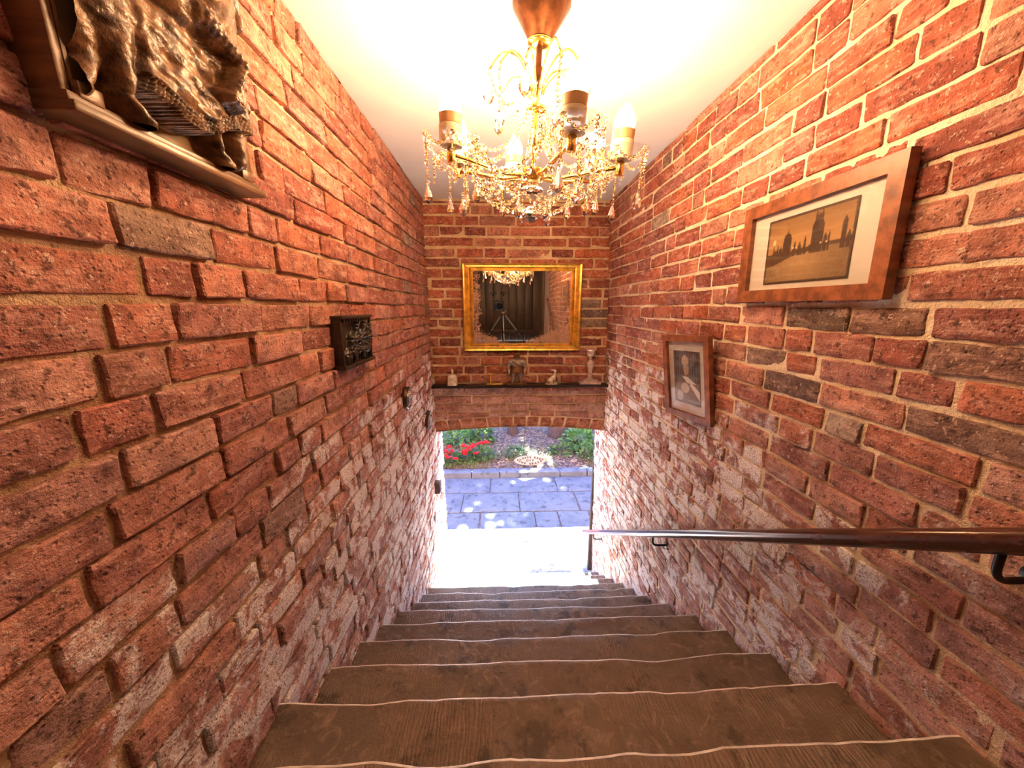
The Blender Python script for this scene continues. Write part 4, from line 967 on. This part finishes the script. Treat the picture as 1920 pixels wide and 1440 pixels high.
for (x, y, r0, lab, dark, sd) in ((.285, 7.95, .115, 'slender dark tree trunk in the garden behind the cane', True, 1), (1.36, 7.75, .22, 'thicker grey brown tree trunk flaring at its base, right of the dark trunk', False, 2)):
    tr = tag(empty('tree', (x, y, gz(x, y))), lab, 'tree'); R2 = random.Random(sd)
    ox = -1.0 if dark else 1.15; H = 7.6      # tall trees leaning away from the house; the crowns are far above the view
    pts = [(0, 0, -.1), (0, 0, .05), (.0, .0, .25), (.02, .05, 1.2), (ox*.1, .7, 3.2), (ox*.3, 1.9, 5.6), (ox*.6, 3.0, H)]
    rs_ = [r0*1.35, r0*1.15, r0, r0*.9, r0*.75, r0*.62, r0*.45]
    tk = MB().tube(pts, rs_, 18)
    for k in range(8):
        a_ = k*.8; tk.tube([(ox*(.45+.02*k), 2.5+k*.06, 6.6+k*.12), (ox*.8 + math.cos(a_)*.6, 3.4 + math.sin(a_)*.8, 8.2), (ox + math.cos(a_)*1.2, 4.1 + math.sin(a_)*1.5, 9.6)], [r0*.4, r0*.25, .03], 8)
    tk.build('trunk', M['bark'], tr)
    mb = MB()
    for k in range(88):
        v = Vector((R2.uniform(-1.55, 1.55), R2.uniform(-1.6, 6.2), R2.uniform(-1.1, 1.1)))
        bush(mb, (ox + v.x, 4.15 + v.y + v.z*.7, 9.4 + v.z), (.66, .66, .46), 104, .22, .14, R2)
    cr = mb.build('crown', M['leaf'], tr, smooth=False); cr['kind'] = 'stuff'

# ------------------------------------------------------------------ daylight and camera
w = D.worlds.new('sky'); SC.world = w; w.use_nodes = True; nt = w.node_tree; nt.nodes.clear()
out = nt.nodes.new('ShaderNodeOutputWorld'); bg = nt.nodes.new('ShaderNodeBackground'); tc = nt.nodes.new('ShaderNodeTexCoord'); sx = nt.nodes.new('ShaderNodeSeparateXYZ'); rp_ = nt.nodes.new('ShaderNodeValToRGB')
nt.links.new(tc.outputs['Generated'], sx.inputs[0]); nt.links.new(sx.outputs[2], rp_.inputs[0]); nt.links.new(rp_.outputs[0], bg.inputs[0]); nt.links.new(bg.outputs[0], out.inputs[0])
rp_.color_ramp.elements[0].position = 0.0; rp_.color_ramp.elements[0].color = (.62, .78, 1.0, 1); rp_.color_ramp.elements[1].position = .7; rp_.color_ramp.elements[1].color = (.10, .30, 1.0, 1)
bg.inputs[1].default_value = SKY
sd = D.lights.new('sun', 'SUN'); sd.energy = SUN; sd.angle = math.radians(.6); sd.color = (1.0, .97, .92)
so = D.objects.new('sun', sd); COL.objects.link(so); so.rotation_euler = Vector((-.075, -.57, -.82)).to_track_quat('-Z', 'Y').to_euler(); so.location = (2, 12, 14)

F = 650.0; VX, VY = 937.0, 575.0
pitch = math.atan((720-VY)/F); yaw = math.atan((960-VX)*math.cos(pitch)/F)
fwd = Vector((math.sin(yaw)*math.cos(pitch), math.cos(yaw)*math.cos(pitch), -math.sin(pitch))); rt = Vector((math.cos(yaw), -math.sin(yaw), 0)); upv = rt.cross(fwd)
cd = D.cameras.new('view_camera'); cam = D.objects.new('view_camera', cd); COL.objects.link(cam)
mwc = Matrix((rt, upv, -fwd)).transposed().to_4x4(); mwc.translation = (0, 0, EYE); cam.matrix_world = mwc
cd.sensor_width = 36; cd.lens = F/1920*36; cd.clip_start = .01; cd.clip_end = 200
SC.camera = cam
SC.view_settings.view_transform = 'Standard'; SC.view_settings.look = 'None'; SC.view_settings.gamma = 1; SC.view_settings.use_curve_mapping = False
SC.view_settings.exposure = EXPO
try:
    SC.cycles.use_denoising = True; SC.cycles.max_bounces = 10; SC.cycles.transparent_max_bounces = 24; SC.cycles.transmission_bounces = 8; SC.cycles.glossy_bounces = 5
    SC.cycles.caustics_reflective = False; SC.cycles.caustics_refractive = False; SC.cycles.sample_clamp_indirect = 0.0; SC.cycles.use_light_tree = True
except Exception: pass
